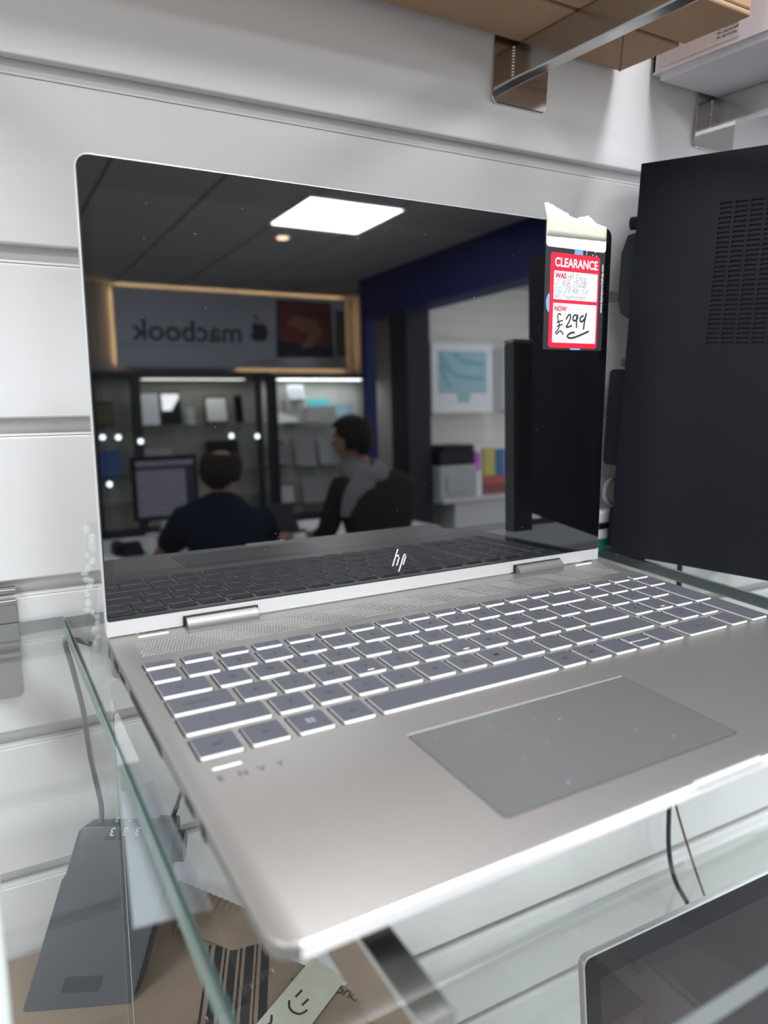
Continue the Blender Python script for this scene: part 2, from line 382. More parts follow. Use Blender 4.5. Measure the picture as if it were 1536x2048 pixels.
m = MB(); m.cyl((2091, -4769, 1424), (2091, -4769, 1430), 40, 40, 24); m.build('lamp', 'spotw', th)
# far wall, side walls, annex
m = MB(); m.box(-2600, 4120, -7300, -7150, -1250, 1470); struct(m.build('wall_front', 'paint'))
m = MB(); m.box(-2700, -2600, -7300, 110, -1250, 1470); struct(m.build('wall_left', 'paint'))
m = MB(); m.box(4120, 6500, -6150, -6010, -1250, 1470); aw = struct(m.build('wall_annex', 'white_wall'))
for j in range(-6, 14):
    z0 = -1250 + 155 * (j + 6); z1 = min(z0 + 140, 1470)
    if z1 - z0 < 30: continue
    m = MB(); m.box(3895, 6500, -6010, -6000, z0, z1); m.build('slat', 'white_wall', aw, bevel=3, seg=1)
m = MB(); m.box(3890, 4120, -7150, -6011, -1250, 1470); struct(m.build('wall_partition', 'paint'))
# right wall with the unseen shop-front opening
m = MB(); m.box(6500, 6600, -7300, 110, -1250, -1000); m.box(6500, 6600, -7300, 110, 1300, 1470)
m.box(6500, 6600, -7300, -5300, -1000, 1300); m.box(6500, 6600, -700, 110, -1000, 1300); struct(m.build('wall_right', 'paint'))
w1 = struct(MB().box(6520, 6560, -5300, -5240, -1000, 1300).box(6520, 6560, -760, -700, -1000, 1300).box(6520, 6560, -5240, -760, 1240, 1300).box(6520, 6560, -5240, -760, -1000, -940).box(6520, 6560, -3020, -2980, -940, 1240).build('window_1', 'frame_w'))
for a, b in ((-5240, -3020), (-2980, -760)): MB().box(6538, 6544, a, b, -940, 1240).build('pane', 'glass', w1)
# deep blue boxed beam and its posts
struct(MB().prism([(-6160, 1078), (-5286, 1062), (-3300, 1062), (-1500, 1062), (-1500, 1452), (-6160, 1452)], 3450, 3700, ax=0).build('trim_1', 'blue', bevel=3, seg=1))
struct(MB().box(3450, 3560, -6160, -6050, -1250, 1078).build('trim_2', 'blue', bevel=3, seg=1))
struct(MB().box(3450, 3700, -5590, -5290, -1250, 1062).build('trim_3', 'paint_d', bevel=4, seg=1))

# ================================================================== GLASS SHELVES AND BRACKETS
def shelf(name, label, x0, x1, y0, y1, z0, z1, edge_mats=('glassedge', 'glassedge_f')):
    th = thing(name, label, 'shelf', ((x0 + x1) / 2, (y0 + y1) / 2, z0))
    m = MB(); e = 0.05
    m.flat([(x0, y0, z1), (x1, y0, z1), (x1, y1, z1), (x0, y1, z1)]); m.build('top_face', 'glass', th, fix=False)
    q = 0.8
    for sx, X, em in ((1, x0, edge_mats[0]), (-1, x1, edge_mats[2] if len(edge_mats) > 2 else edge_mats[0])):
        m = MB()
        m.flat([(X, y0, z0 + q), (X, y1, z0 + q), (X, y1, z1 - q), (X, y0, z1 - q)])
        m.flat([(X, y0, z1 - q), (X, y1, z1 - q), (X + sx * q, y1, z1), (X + sx * q, y0, z1)])
        m.flat([(X, y0, z0 + q), (X, y1, z0 + q), (X + sx * q, y1, z0), (X + sx * q, y0, z0)])
        m.build('side_edge', em, th)
    for Y in (y0, y1):
        m = MB(); m.flat([(x0, Y, z0), (x1, Y, z0), (x1, Y, z1), (x0, Y, z1)])
        m.build('front_edge' if Y == y0 else 'back_edge', edge_mats[1], th)
    return th
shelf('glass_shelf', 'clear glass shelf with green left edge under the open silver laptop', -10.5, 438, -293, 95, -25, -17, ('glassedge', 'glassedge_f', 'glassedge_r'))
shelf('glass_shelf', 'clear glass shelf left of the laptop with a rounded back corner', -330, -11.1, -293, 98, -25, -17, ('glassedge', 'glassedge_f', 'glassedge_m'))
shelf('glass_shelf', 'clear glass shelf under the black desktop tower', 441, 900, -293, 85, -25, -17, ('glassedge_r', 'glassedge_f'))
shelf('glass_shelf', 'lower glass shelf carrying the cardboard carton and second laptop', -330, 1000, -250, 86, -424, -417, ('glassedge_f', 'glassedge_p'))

def bracket(label, u0, off, ztop, mat_arm='chrome_s', plate='chrome', front=-256, arm_top=None):
    # u0: left edge of the wall plate, plate 52 wide, arm 11.5 wide and 23.5 tall
    xw = wallf(u0 + 26, 0, 0)
    zb = ztop - 41.5
    th = thing('shelf_bracket', label, 'bracket', (xw[0], xw[1], zb))
    m = MB(wallf); m.prism(rr(u0, u0 + 52, zb, ztop + 22, (1, 1, 4, 4)), 0.2, 2.6, ax=1); m.build('wall_plate', plate, th, bevel=0.5, seg=1)
    m = MB(wallf); m.box(u0, u0 + 52, -5, 0.2, ztop + 27.5, ztop + 30); m.box(u0, u0 + 52, 0.2, 4.2, ztop + 20, ztop + 23); m.box(u0, u0 + 52, 0.2, 3.6, ztop + 27, ztop + 30); m.build('hook_lip', plate, th, bevel=0.4, seg=1)
    ax, ay, _ = wallf(u0 + off, 2.6, 0)
    m = MB(); m.prism(rr(ax, ax + 11.8, ztop - 23.5, ztop, 1.2, 3), front, ay, ax=1); m.build('arm', mat_arm, th)
    m = MB()
    for k in range(11):
        m.ball((ax - 0.2, ay - 0.6, ztop - 1 - k * 2.1 - random.random() * .6), (0.9 + random.random() * .4, 0.9, 1.1), 8, 5)
    m.build('weld_bead', 'weld', th, smooth=True)
    return th
U = lambda x: (x - sph * DW) / cph
bracket('steel shelf bracket under the corner of the brown cardboard box', U(307.9), 17.5, 379.2, front=-262)
bracket('steel shelf bracket under the white box above the black tower', U(528.8), 17.5, 379.2, front=-262)
bracket('steel shelf bracket at the left end of the brown box', U(-150), 17.5, 379.2, front=-262)
bracket('steel shelf bracket at the far end of the white box', U(749), 17.5, 379.2, front=-262)
bracket('steel shelf bracket under the left glass shelf', U(-88.5), 17.5, -25, 'silver_l', 'steel')
bracket('chrome shelf bracket below the front corner of the laptop', U(16.5), 17.5, -25, 'chrome_s', 'steel')
bracket('steel shelf bracket at the right end of the laptop shelf', U(400), 11.5, -25)
bracket('steel shelf bracket under the tower shelf', U(620), 17.5, -25)
bracket('steel shelf bracket at the outer end of the left shelf', U(-320), 17.5, -25)
bracket('steel shelf bracket under the left end of the lower shelf', U(-250), 17.5, -424)
bracket('steel shelf bracket under the middle of the lower shelf', U(90), 17.5, -424)
bracket('steel shelf bracket under the right end of the lower shelf', U(900), 17.5, -424)

# ================================================================== THE LAPTOP
LW, LD = 359.0, 241.0
lap = thing('laptop', 'open silver convertible laptop with a dark mirror-like screen on glass shelf', 'laptop', (179.5, -120, -17))
def bring(ins, zf): return [(max(ins, min(LW - ins, x)) if ins > 2 else x, max(-LD + ins, min(-ins, y)) if ins > 2 else y, zf(y)) for x, y in rr(ins if ins <= 2 else 0, LW - (ins if ins <= 2 else 0), -LD + (ins if ins <= 2 else 0), -(ins if ins <= 2 else 0), (3, 3, 9, 9), 7)]
zlow = lambda y: -9.2 - 4.6 * 0 + 4.4 * max(0.0, min(1.0, (-y - 120) / 121.0))
RG = [bring(0.75, lambda y: 0.0), bring(0.2, lambda y: -0.35), bring(0.0, lambda y: -0.9), bring(0.0, zlow), bring(0.9, lambda y: zlow(y) - 0.9), bring(13, lambda y: -13.0)]
m = MB(); RV = [[m.v(p) for p in r] for r in RG]; nR = len(RG[0])
for ri, (A_, B_) in enumerate(zip(RV, RV[1:])):
    for i in range(nR):
        j = (i + 1) % nR
        front = ri <= 3 and RG[0][i][1] < -LD + 1.4 and RG[0][j][1] < -LD + 1.4  # front faces get the bright colour for the light they reflect
        m.face([A_[i], A_[j], B_[j], B_[i]], 1 if front else 0)
m.face(RV[0]); m.face(RV[-1][::-1])
base = m.build('base_body', ['silver', 'edge'], lap, smooth=True)
m = MB(); m.prism(rr(14, LW - 14, -LD + 14, -14, 8), -15, -12.9); m.build('bottom_cover', 'silver', lap, bevel=1, seg=1)
m = MB(); m.box(160.5, 199, -LD - .6, -LD + 1.6, -1.2, 0.55); m.build('opening_notch', 'edge', lap, bevel=.3, seg=1)
for fx in (25, 300):
    m = MB(); m.prism(rr(fx, fx + 40, -30, -22, 3), -17, -15); m.build('rubber_foot', 'rubber', lap)
    m = MB(); m.prism(rr(fx, fx + 40, -224, -216, 3), -17, -15); m.build('rubber_foot', 'rubber', lap)
# touchpad
m = MB(); m.prism(rr(86.9, 208.6, -224.2, -162.0, 2), -.2, 0.06); m.build('touchpad_gap', 'dark', lap)
m = MB(); m.prism(rr(87.25, 208.25, -223.85, -162.35, 1.8), -.2, 0.10); m.build('touchpad', 'pad', lap)
m = MB(); m.box(87.2, 208.3, -162.2, -161.8, 0, 0.14); m.build('touchpad_highlight', 'edge', lap)  # bright strip painted as the highlight along the back of the pad
# speaker grille: punched pattern behind the keys, with slanting seams
m = MB(); g2 = MB(); nrow = 9
for r_ in range(nrow):
    y = -13.0 - r_ * 2.35
    k = 0
    x = 12.0 + (r_ % 2) * .85
    while x < 349:
        if not ((38 < x < 86 or 273 < x < 321) and y > -11):
            ph = int((x + y * 1.2) / 20.0) % 2
            dx, dy = (0.62, 0.36) if ph else (0.40, 0.6)
            m.flat([(x - dx, y - dy, .06), (x + dx, y - dy, .06), (x + dx, y + dy, .06), (x - dx, y + dy, .06)])
            g2.flat([(x - dx, y - dy - .45, .07), (x + dx, y - dy - .45, .07), (x + dx, y - dy, .07), (x - dx, y - dy, .07)])
        x += 1.7
stuff(m.build('speaker_grille', 'grille', lap)); stuff(g2.build('speaker_grille_glint', 'grille_l', lap))
for x in range(20, 350, 20):
    m = MB(); m.flat([(x, -12, .08), (x + .5, -12, .08), (x + 9.5, -33, .08), (x + 9, -33, .08)])
    if x > 200: m.build('grille_seam', 'grille', lap)
m = MB(); m.prism(rr(15, 31, -6.5, -5.2, .6), 0, .5); m.build('screen_bumper', 'white', lap)
m = MB(); m.prism(rr(330, 346, -6.5, -5.2, .6), 0, .5); m.build('screen_bumper', 'white', lap)
# keyboard
KEYS = []
def key(x, w, yf, d, leg=None, size=4.6, kind=None): KEYS.append((x, w, yf, d, leg, size, kind))
YR = [-51.0, -67.6, -85.2, -103.5, -121.9, -141.9]
D1 = 14.6
key(9.4, 14, YR[0], 6.3, 'esc', 2.2)
for k in range(18): key(27.8 + 18.42 * k, 14.2, YR[0], 6.3, ('f%d' % (k + 1)) if k < 12 else None, 2.2)
key(9.4, 12.4, YR[1], 13, '`', 3.4)
for k, c in enumerate('1234567890-='): key(25.4 + 18.8 * k, 15, YR[1], 13, c)
key(251, 27.4, YR[1], 13)
key(9.4, 21.8, YR[2], D1, 'tab', 3.0)
for k, c in enumerate('QWERTYUIOP[]'): key(35.1 + 18.8 * k, 15, YR[2], D1, c)
key(260.7, 17.7, YR[2], D1, '\\')
key(9.4, 26.6, YR[3], D1, 'caps lock', 3.0)
for k, c in enumerate("ASDFGHJKL;'"): key(40 + 18.8 * k, 15, YR[3], D1, c, 4.6, 'home' if c in 'FJ' else None)
key(246.8, 31.6, YR[3], D1)
key(9.4, 36, YR[4], D1, None, 4, 'shift')
for k, c in enumerate('ZXCVBNM,./'): key(49.3 + 18.8 * k, 15, YR[4], D1, c)
key(237.3, 41.1, YR[4], D1)
for x, w, l in ((9.4, 16.7, 'ctrl'), (30, 15.4, 'fn'), (49.7, 15.3, None), (69.3, 14.7, 'alt'), (190.3, 14.9, 'alt'), (209, 14, 'ctrl')): key(x, w, YR[5], 15.2, l, 3.2, 'win' if l is None else None)
key(88, 98.8, YR[5], 15.2)
key(226.8, 14.6, YR[5], 15.2, '<', 3.4); key(262.8, 15.5, YR[5], 15.2, '>', 3.4)
key(244.6, 14.8, -134.6, 7.2); key(244.6, 14.8, YR[5], 6.6)
for c, x in enumerate((284.4, 302.6, 320.8)):
    key(x, 14.4, YR[1], 13)
    for r_ in (2, 3, 4): key(x, 14.4, YR[r_], D1, '789456123'[(r_ - 2) * 3 + c], 4.2, 'home' if (c == 1 and r_ == 3) else None)
key(339.2, 14, YR[1], 13)
key(339.2, 14, YR[3], 33, '+', 4); key(339.2, 14, YR[5], 35.0)
key(284.4, 31.2, YR[5], 15.2, '0', 4.2); key(320.8, 13.6, YR[5], 15.2, '.', 4.2)
dk = MB()
TXT = {}
deck = frame((0, 0, 0), (1, 0, 0), (0, 1, 0))
for (x, w, yf, d, leg, size, kind) in KEYS:
    dk.prism(rr(x - 1.1, x + w + .6, yf - .9, yf + d + .9, .9, 2), -.3, 0.05)  # dark plates for the key gaps and the shade at their left
    m = MB()
    pts0 = rr(x - .05, x + w + .05, yf - .75, yf + d + .1, .9, 2); pts1 = rr(x, x + w, yf - .1, yf + d, .8, 2); pts2 = rr(x + .25, x + w - .25, yf + .25, yf + d - .25, .7, 2)
    R = [[m.v((p[0], p[1], z)) for p in P] for P, z in ((pts0, -.2), (pts1, 1.05), (pts2, 1.22))]
    n = len(pts0)
    for ri, (a, b) in enumerate(zip(R, R[1:])):
        for i in range(n): m.face([a[i], a[(i + 1) % n], b[(i + 1) % n], b[i]], 1 if ri == 0 else 0)
    m.face(R[2], 0); m.face(R[0][::-1], 1)
    ko = m.build('key', ['key', 'keyside'], lap)
    if leg or kind in ('win', 'shift'):
        m = MB()
        if leg:
            if (leg, size) not in TXT: TXT[(leg, size)] = text_mesh(leg, size, 0.05, 'CENTER')
            vs_, fs_ = TXT[(leg, size)]
            cx, cy = x + w / 2, yf + d / 2 - size * .34
            if leg in ('tab', 'caps lock'): cx = x + w * .42
            m.mesh(vs_, fs_, lambda a, b, c: (cx + a, cy + b, 1.235))
            m.build('legend', 'legend', ko)
        elif kind == 'win':
            cx, cy = x + w / 2, yf + d / 2
            for a in (-1.9, .2):
                for b in (-1.9, .2): m.flat([(cx + a, cy + b, 1.235), (cx + a + 1.7, cy + b, 1.235), (cx + a + 1.7, cy + b + 1.7, 1.235), (cx + a, cy + b + 1.7, 1.235)])
            m.build('legend', 'legend_m', ko)
        else:
            cx, cy = x + w * .36, yf + d / 2
            ribbon(m, [(cx, cy - 1.8), (cx, cy + 1.8)], .35, deck, 1.235); ribbon(m, [(cx - 1.1, cy + .7), (cx, cy + 1.8), (cx + 1.1, cy + .7)], .35, deck, 1.235)
            m.build('legend', 'legend', ko)
    if kind == 'home':
        m = MB(); m.box(x + w / 2 - 1.7, x + w / 2 + 1.7, yf + 1.7, yf + 2.15, 1.2, 1.45); m.build('homing_bar', 'key_acc', ko)
dk.build('key_wells', 'dark', lap)
# model lettering on the palm rest and a bright line above it
m = MB()
for c, x, y in (('E', 11.0, -158.6), ('N', 18.4, -159.0), ('V', 25.9, -159.2), ('Y', 33.2, -159.4)): add_text(m, c, deck, x, y, .06, 5.0, 0.02)
m.build('palm_rest_lettering', 'grille', lap)
m = MB(); m.box(11.4, 22.2, -150.9, -149.6, 0, .12); m.build('bright_line', 'key_acc', lap)
# left side openings
def side_slot(name, y0, y1, z0, z1, mt='dark'):
    m = MB(); m.prism(rr(y0, y1, z0, z1, min(.6, (z1 - z0) / 2.2), 3), -.12, .3, ax=0); m.build(name, mt, lap)
side_slot('lock_slot', -6.2, -4.4, -8.6, -3.6); side_slot('usb_port', -31, -19.5, -8.3, -3.2); side_slot('card_slot', -47, -34, -7.4, -4.6); side_slot('card_lip', -46, -35, -6.4, -5.5, 'edge')
side_slot('charging_port', -166, -154, -7.2, -3.6); side_slot('audio_jack', -180, -174, -7.6, -2.6)
for k in range(30):
    side_slot('side_vent_slot', -60.5 - k * 2.05, -59.7 - k * 2.05, -8.2, -3.0, 'grille')
# hinges
for hx in (40.5, 275.5):
    m = MB()
    m.rings([[(X, -1.6 + 4.9 * math.cos(t), 0.5 + 4.9 * math.sin(t)) for t in [2 * math.pi * k / 24 for k in range(24)]] for X in (hx + 1.2, hx + 42.2)])
    m.build('hinge_barrel', 'silver', lap, smooth=True)
    m = MB(); m.box(hx, hx + 43.4, -1.0, 5, -1, 5.9); m.build('hinge_recess', 'dark', lap)
# lid
AL = math.radians(92.52); dl = (0, -math.cos(AL), math.sin(AL)); nl = (0, -math.sin(AL), -math.cos(AL))
lid = frame((0, 0, 0), (1, 0, 0), dl, nl)       # (x, distance up the lid, height out of the screen)
LH = 242.4
lf = lambda a, b, c: lid(a, b, c)
m = MB(lf); m.prism(rr(0, LW, 0.6, LH, (7, 7, 1, 1), 6), -5.0, -0.35)
lidb = m.build('lid_shell', 'silver_l', lap, bevel=.5, seg=2, smooth=True)
m = MB(lf)
m.prism([(0.4, 0.5), (40.5, 0.5), (40.5, 6.0), (83.9, 6.0), (83.9, 0.5), (275.5, 0.5), (275.5, 6.0), (318.9, 6.0), (318.9, 0.5), (LW - .4, 0.5), (LW - .4, 8.9), (.4, 8.9)], -.4, -.02)
m.build('lid_chin', 'silver_l', lap)
m = MB(lf); m.prism(rr(0.7, LW - .7, 8.7, LH - .45, (6.4, 6.4, 1.5, 1.5), 6), -.38, 0.0); m.build('screen_gasket', 'rubber', lap)
m = MB(lf)
m.prism(rr(1.2, LW - 1.2, 9.3, LH - .95, (5.9, 5.9, 1.2, 1.2), 6), -.3, 0.25); bez = m.build('screen_glass', 'bezel', lap, bevel=.12, seg=1)
m = MB(lf); m.flat([(6.0, 34.4, .265), (353, 34.4, .265), (353, 227.3, .265), (6.0, 227.3, .265)]); m.build('display_area', 'lcd', bez, fix=False)
m = MB()
s_ = lambda x0, y0, y1, w=1.15: [(x0, y0), (x0 + w, y0), (x0 + w + (y1 - y0) * .36, y1), (x0 + (y1 - y0) * .36, y1)]
for x0, y0, y1 in ((175.0, 17.6, 28.4), (178.0, 17.6, 23.0), (179.6, 13.4, 24.6), (182.9, 17.6, 23.0)):
    m.face([m.v(lid(*p, .29)) for p in s_(x0, y0, y1)])
for x0, x1, y in ((177.6, 180.5, 23.4), (183.4, 185.6, 23.4)):
    m.face([m.v(lid(*p, .29)) for p in ((x0, y), (x1 - .3, y), (x1 + .1, y + 1.2), (x0 + .4, y + 1.2))])
m.build('maker_emblem', 'logo', bez, fix=False)
m = MB(lf); m.ball((179.2, 235.1, .22), (1.3, 1.3, .12), 16, 6); m.build('webcam', 'white', bez)
m = MB(lf)
for k in range(46):
    a, b, q = random.uniform(8, 350), random.uniform(14, 236), random.uniform(.10, .22)
    m.flat([(a - q, b - q, .3), (a + q, b - q, .3), (a + q, b + q, .3), (a - q, b + q, .3)])
stuff(m.build('dust_specks', 'ltgrey', bez, fix=False))
m = MB()
for k in range(14):
    a, b, q = random.uniform(92, 200), -random.uniform(168, 220), random.uniform(.15, .35)
    m.flat([(a - q, b - q, .12), (a + q, b - q, .12), (a + q, b + q, .12), (a - q, b + q, .12)])
stuff(m.build('touchpad_specks', 'ltgrey', lap, fix=False))
# clear security bracket clipped round the rear left corner, and blobs of clear glue
br = thing('security_bracket', 'clear acrylic security strap with glue blobs on the laptop left corner', 'bracket', (-5, -10, -17))
m = MB(); path = smoothline([(-2.2, 7, 62), (-3.2, 7, 40), (-6, 7, 18), (-6.2, 4, 4), (-5.4, 1, -8), (-5.2, 0, -15)], 4)
for a, b in zip(path, path[1:]):
    for dx in (0,):
        A, B = Vector(a), Vector(b); w = Vector((3.2, 0, 0)); t = Vector((0, 1.2, .8))
        va = [m.v(A + w * k + t * q) for k, q in ((-1, 0), (1, 0), (1, 1), (-1, 1))]; vb = [m.v(B + w * k + t * q) for k, q in ((-1, 0), (1, 0), (1, 1), (-1, 1))]
        for i in range(4): m.face([va[i], va[(i + 1) % 4], vb[(i + 1) % 4], vb[i]])
m.build('strap', 'acrylic', br, smooth=True)
m = MB()
for k in range(26):
    z = 58 - k * 2.5 + random.uniform(-1, 1); m.ball((-4.6 + random.uniform(-1.6, 1.4) - (2.0 if 12 < z < 40 else 0), 5.5, z), (1.1 + random.random() * 1.3, 1.4, 1.2 + random.random() * 1.4), 10, 7)
stuff(m.build('glue_blobs', 'glue', br, smooth=True))

# ================================================================== PRICE CARD taped to the screen
card = thing('price_card', 'black price card with a red CLEARANCE label on the laptop screen', 'price card', lid(324, 156, .3))
m = MB(lf); m.prism(rr(296.2, 352.0, 156.5, 226, .8, 2), .30, .62); m.build('backing_card', 'tag_k', card)
m = MB(lf); m.prism(rr(296.4, 352.2, 224.8, 242.0, (.8, .8, 2.4, 2.4), 4), .5, .86); m.build('white_top', 'white', card)
m = MB(lf); m.prism(rr(300.8, 347.0, 157.8, 221.6, 2.2, 4), .62, .70); m.build('red_label', 'red', card)
fc = lid
m = MB(); add_text(m, 'CLEARANCE', fc, 304.6, 212.6, .73, 8.2, .22, width=40.4)
m.build('printed_heading', 'white', card)
m = MB(lf); m.prism(rr(304.3, 345.4, 190.6, 209.6, .5, 2), .70, .73); m.prism(rr(304.3, 345.4, 161.4, 188.2, .5, 2), .70, .73); m.build('white_field', 'white', card)
m = MB(); add_text(m, 'WAS', fc, 305.5, 204.9, .75, 4.6, .20, width=10.4); add_text(m, 'NOW', fc, 305.6, 182.9, .75, 4.6, .20, width=11.2); m.build('printed_word', 'red', card)
# hand-written words: a small stroke alphabet on a 4 x 6 grid
G = {'H': [[(0, 6), (0, 0)], [(0, 3), (3, 3.2)], [(3, 6), (3, 0)]], 'P': [[(0, 0), (0.3, 6), (2.4, 6), (3, 4.6), (2.2, 3.2), (0.2, 3)]], 'E': [[(3, 5.6), (1, 6), (0, 4.6), (1.6, 3.4), (0, 2), (.8, .2), (3, .4)]],
     'n': [[(0, 3.4), (0, 0)], [(0, 2.4), (1.2, 3.4), (2.2, 2.6), (2.2, 0)]], 'v': [[(0, 3.4), (1, 0), (2.2, 3.4)]], 'y': [[(0, 3.4), (1.1, .8)], [(2.6, 3.6), (0, -2)]], ',': [[(.8, .6), (0, -1.2)]], '.': [[(.2, .3), (.5, 0)]],
     'i': [[(.4, 3.4), (.4, 0)], [(.4, 4.6), (.5, 5)]], '7': [[(0, 6), (3, 6), (1, 0)]], '8': [[(2.6, 5.2), (1.2, 6), (.2, 5), (1.4, 3.4), (2.8, 1.8), (1.4, 0), (.2, 1.2), (1.4, 3), (2.6, 5.2)]],
     'G': [[(3, 5.4), (1.4, 6), (0, 3.4), (.8, .4), (2.6, .4), (3, 2.6), (1.8, 2.6)]], 'B': [[(0, 0), (0, 6), (2.2, 5.6), (2.2, 3.8), (.2, 3.2), (2.8, 2.4), (2.6, .4), (0, 0)]], '2': [[(0, 5), (1.4, 6), (2.6, 4.8), (0, 0), (3, .2)]],
     '5': [[(3, 6), (.6, 6), (.3, 3.6), (2.4, 3.4), (2.6, .8), (0, .2)]], '6': [[(2.6, 6), (.4, 3.4), (.4, .6), (2.2, .2), (2.6, 2.2), (.6, 2.6)]], 'S': [[(2.8, 5.4), (1, 6), (.2, 4.4), (2.4, 2.4), (1.8, .2), (0, .6)]],
     'D': [[(0, 0), (0, 6), (2.4, 5), (2.8, 2), (0, 0)]], '1': [[(.6, 6), (.4, 0)]], 'T': [[(0, 6), (3, 6)], [(1.5, 6), (1.3, 0)]], '"': [[(0, 6), (0, 4.6)], [(1, 6), (1, 4.6)]],
     'W': [[(0, 6), (.6, 0), (1.8, 3.6), (2.8, 0), (3.6, 6)]], 'o': [[(1, 3.4), (0, 1.8), (1, 0), (2, 1.6), (1, 3.4)]], 'u': [[(0, 3.4), (.4, .2), (1.8, .4), (2, 3.4), (2.2, 0)]], 'c': [[(2, 3), (.6, 3.2), (.2, .8), (2, .2)]],
     'h': [[(0, 6), (0, 0)], [(0, 2.4), (1.2, 3.4), (2, 2.4), (2, 0)]], 's': [[(1.8, 3.2), (.4, 3), (1.6, 1.4), (0, .2)]], 'r': [[(0, 3.4), (.2, 0)], [(.2, 2.2), (1.6, 3.4)]], 'e': [[(0, 1.8), (2, 2), (1.4, 3.4), (.2, 2), (.8, 0), (2.2, .4)]],
     't': [[(.8, 5), (.8, 0), (1.6, .2)], [(0, 3.4), (1.8, 3.6)]], 'k': [[(0, 6), (0, 0)], [(1.8, 3.4), (.1, 1.6), (2, 0)]]}
def write(mb, s, fr, x, y, h, u, w, slant=.12):
    for ch in s:
        if ch == ' ': x += 2.2 * u; continue
        gl = G[ch]; wd_ = max(p[0] for st in gl for p in st)
        for st in gl: ribbon(mb, smoothline([(x + (p[0] + p[1] * slant) * u, y + p[1] * u) for p in st], 3), w, fr, h)
        x += (wd_ + 1.1) * u
m = MB()
write(m, 'HP Envy,', fc, 317.0, 204.0, .76, .72, .34); write(m, 'i7, 8GB, 256GB', fc, 305.6, 199.6, .76, .64, .32); write(m, 'SSD, 1TB HDD, 15.6"', fc, 305.4, 195.2, .76, .57, .30); write(m, 'W11, Touchscreen', fc, 305.8, 191.4, .76, .60, .30)
m.build('pen_writing', 'pen', card, fix=False)
m = MB()
T_ = lambda px, py: (304.3 + (px - 165) / 527.0 * 41.1, 188.2 - (py - 1345) / 497.0 * 26.8)
def mk(pts, w): ribbon(m, smoothline([T_(*p) for p in pts], 4), w * 1.3, fc, .76)
mk([(264, 1496), (240, 1478), (222, 1504), (230, 1560), (246, 1620), (228, 1684), (204, 1712), (216, 1732), (242, 1706), (264, 1694), (298, 1738)], .8); mk([(212, 1590), (286, 1558)], .7); mk([(214, 1640), (286, 1606)], .7)
mk([(322, 1545), (352, 1490), (372, 1484), (376, 1520), (358, 1580), (330, 1636), (352, 1640), (398, 1618)], 1.0)
mk([(446, 1478), (412, 1500), (408, 1545), (430, 1556), (462, 1520), (458, 1478), (450, 1540), (454, 1646)], 1.0)
mk([(536, 1484), (500, 1510), (496, 1552), (520, 1560), (556, 1510), (570, 1450), (552, 1540), (540, 1664)], 1.1)
mk([(608, 1682), (500, 1738), (400, 1778), (352, 1770), (350, 1744), (384, 1716), (434, 1704)], 1.1)
mk([(656, 1722), (660, 1732)], .5)
m.build('marker_price', 'marker', card, fix=False)
vf = frame(lid(350.5, 183.3, 0), dl, (-1, 0, 0), nl)
m = MB(); add_text(m, 'www.laptopworkshop.com', vf, 0, -0.2, .66, 2.7, .05, width=33.5); m.build('printed_address', 'white', card)
m = MB(lf)
m.flat([(322.5, 221.6, .66), (330.5, 221.6, .66), (330.5, 225, .66), (322.5, 225, .66)]); m.flat([(321.5, 156.7, .66), (331, 156.7, .66), (331, 157.9, .66), (321.5, 157.9, .66)])
m.flat([(301 - 3.2 * math.cos(t), 188 + 6.5 * math.sin(t), .66) for t in [-1.57 + 3.14 * k / 10 for k in range(11)]]); m.build('printed_blue_shape', 'lblue', card, fix=False)
m = MB(lf)
for a, b in ((333.5, 222.2), (333.6, 223.8), (339.5, 222), (343, 221.6), (342, 224)): m.flat([(a, b, .66), (a + .9, b, .66), (a + .9, b + .8, .66), (a, b + .8, .66)])
m.build('printed_mark', 'white', card, fix=False)
# masking tape: stuck to the card, folded over the lid edge, ragged top
m = MB(); n = 24; rows = []
tops = [252.8, 253.0, 252.6, 252.2, 252.0, 251.4, 250.6, 249.6, 248.6, 247.6, 246.9, 246.4, 246.2, 246.2, 246.6, 247.2, 247.8, 248.4, 248.9, 248.0, 246.2, 244.8, 243.6, 242.8, 242.5]
for j, bz in enumerate((231.5, 236, 241.6, 243.0, None)):
    row = []
    for k in range(n + 1):
        x = 296.6 + 55.4 * k / n
        if j == 0: y, h = 231.4 + (.12 * math.sin(k * 1.3)) + (k / n) * 1.2, .90
        elif j < 3: y, h = bz, .92
        elif j == 3: y, h = min(243.0, tops[k]), .7
        else: y, h = tops[k] + .35 * math.sin(k * 2.3), .2 + .9 * math.sin(k * .9) - 1.0
        row.append(m.v(lid(x + (.8 * math.sin(j * 2 + k) * .2 if j < 4 else -1.6 + .4 * math.sin(k * 3)), y, h)))
    rows.append(row)
for a, b in zip(rows, rows[1:]):
    for k in range(n): m.face([a[k], a[k + 1], b[k + 1], b[k]])
tp = m.build('masking_tape', 'masking', card, smooth=True)
sm = tp.modifiers.new('thickness', 'SOLIDIFY'); sm.thickness = .00015

# ================================================================== BLACK DESKTOP TOWER
TA = Vector((425.1, 49.0, 0)); te = Vector((0.36318, -0.93172, 0)); tn = Vector((0.93172, 0.36318, 0))
def twf(a, b, z): p = TA + te * a + tn * b; return (p.x, p.y, z)       # a: along the vented side from the rear, b: into the case
tw = thing('desktop_tower', 'black slim desktop computer tower with slotted side vents right of the laptop', 'computer', twf(160, 47, -17))
TL_, TH0, TH1, TT = 392.0, -14.0, 301.2, 92.0
m = MB(twf); m.box(0, TL_, 1.6, TT, TH0, TH1); m.build('case', 'tower_d', tw)
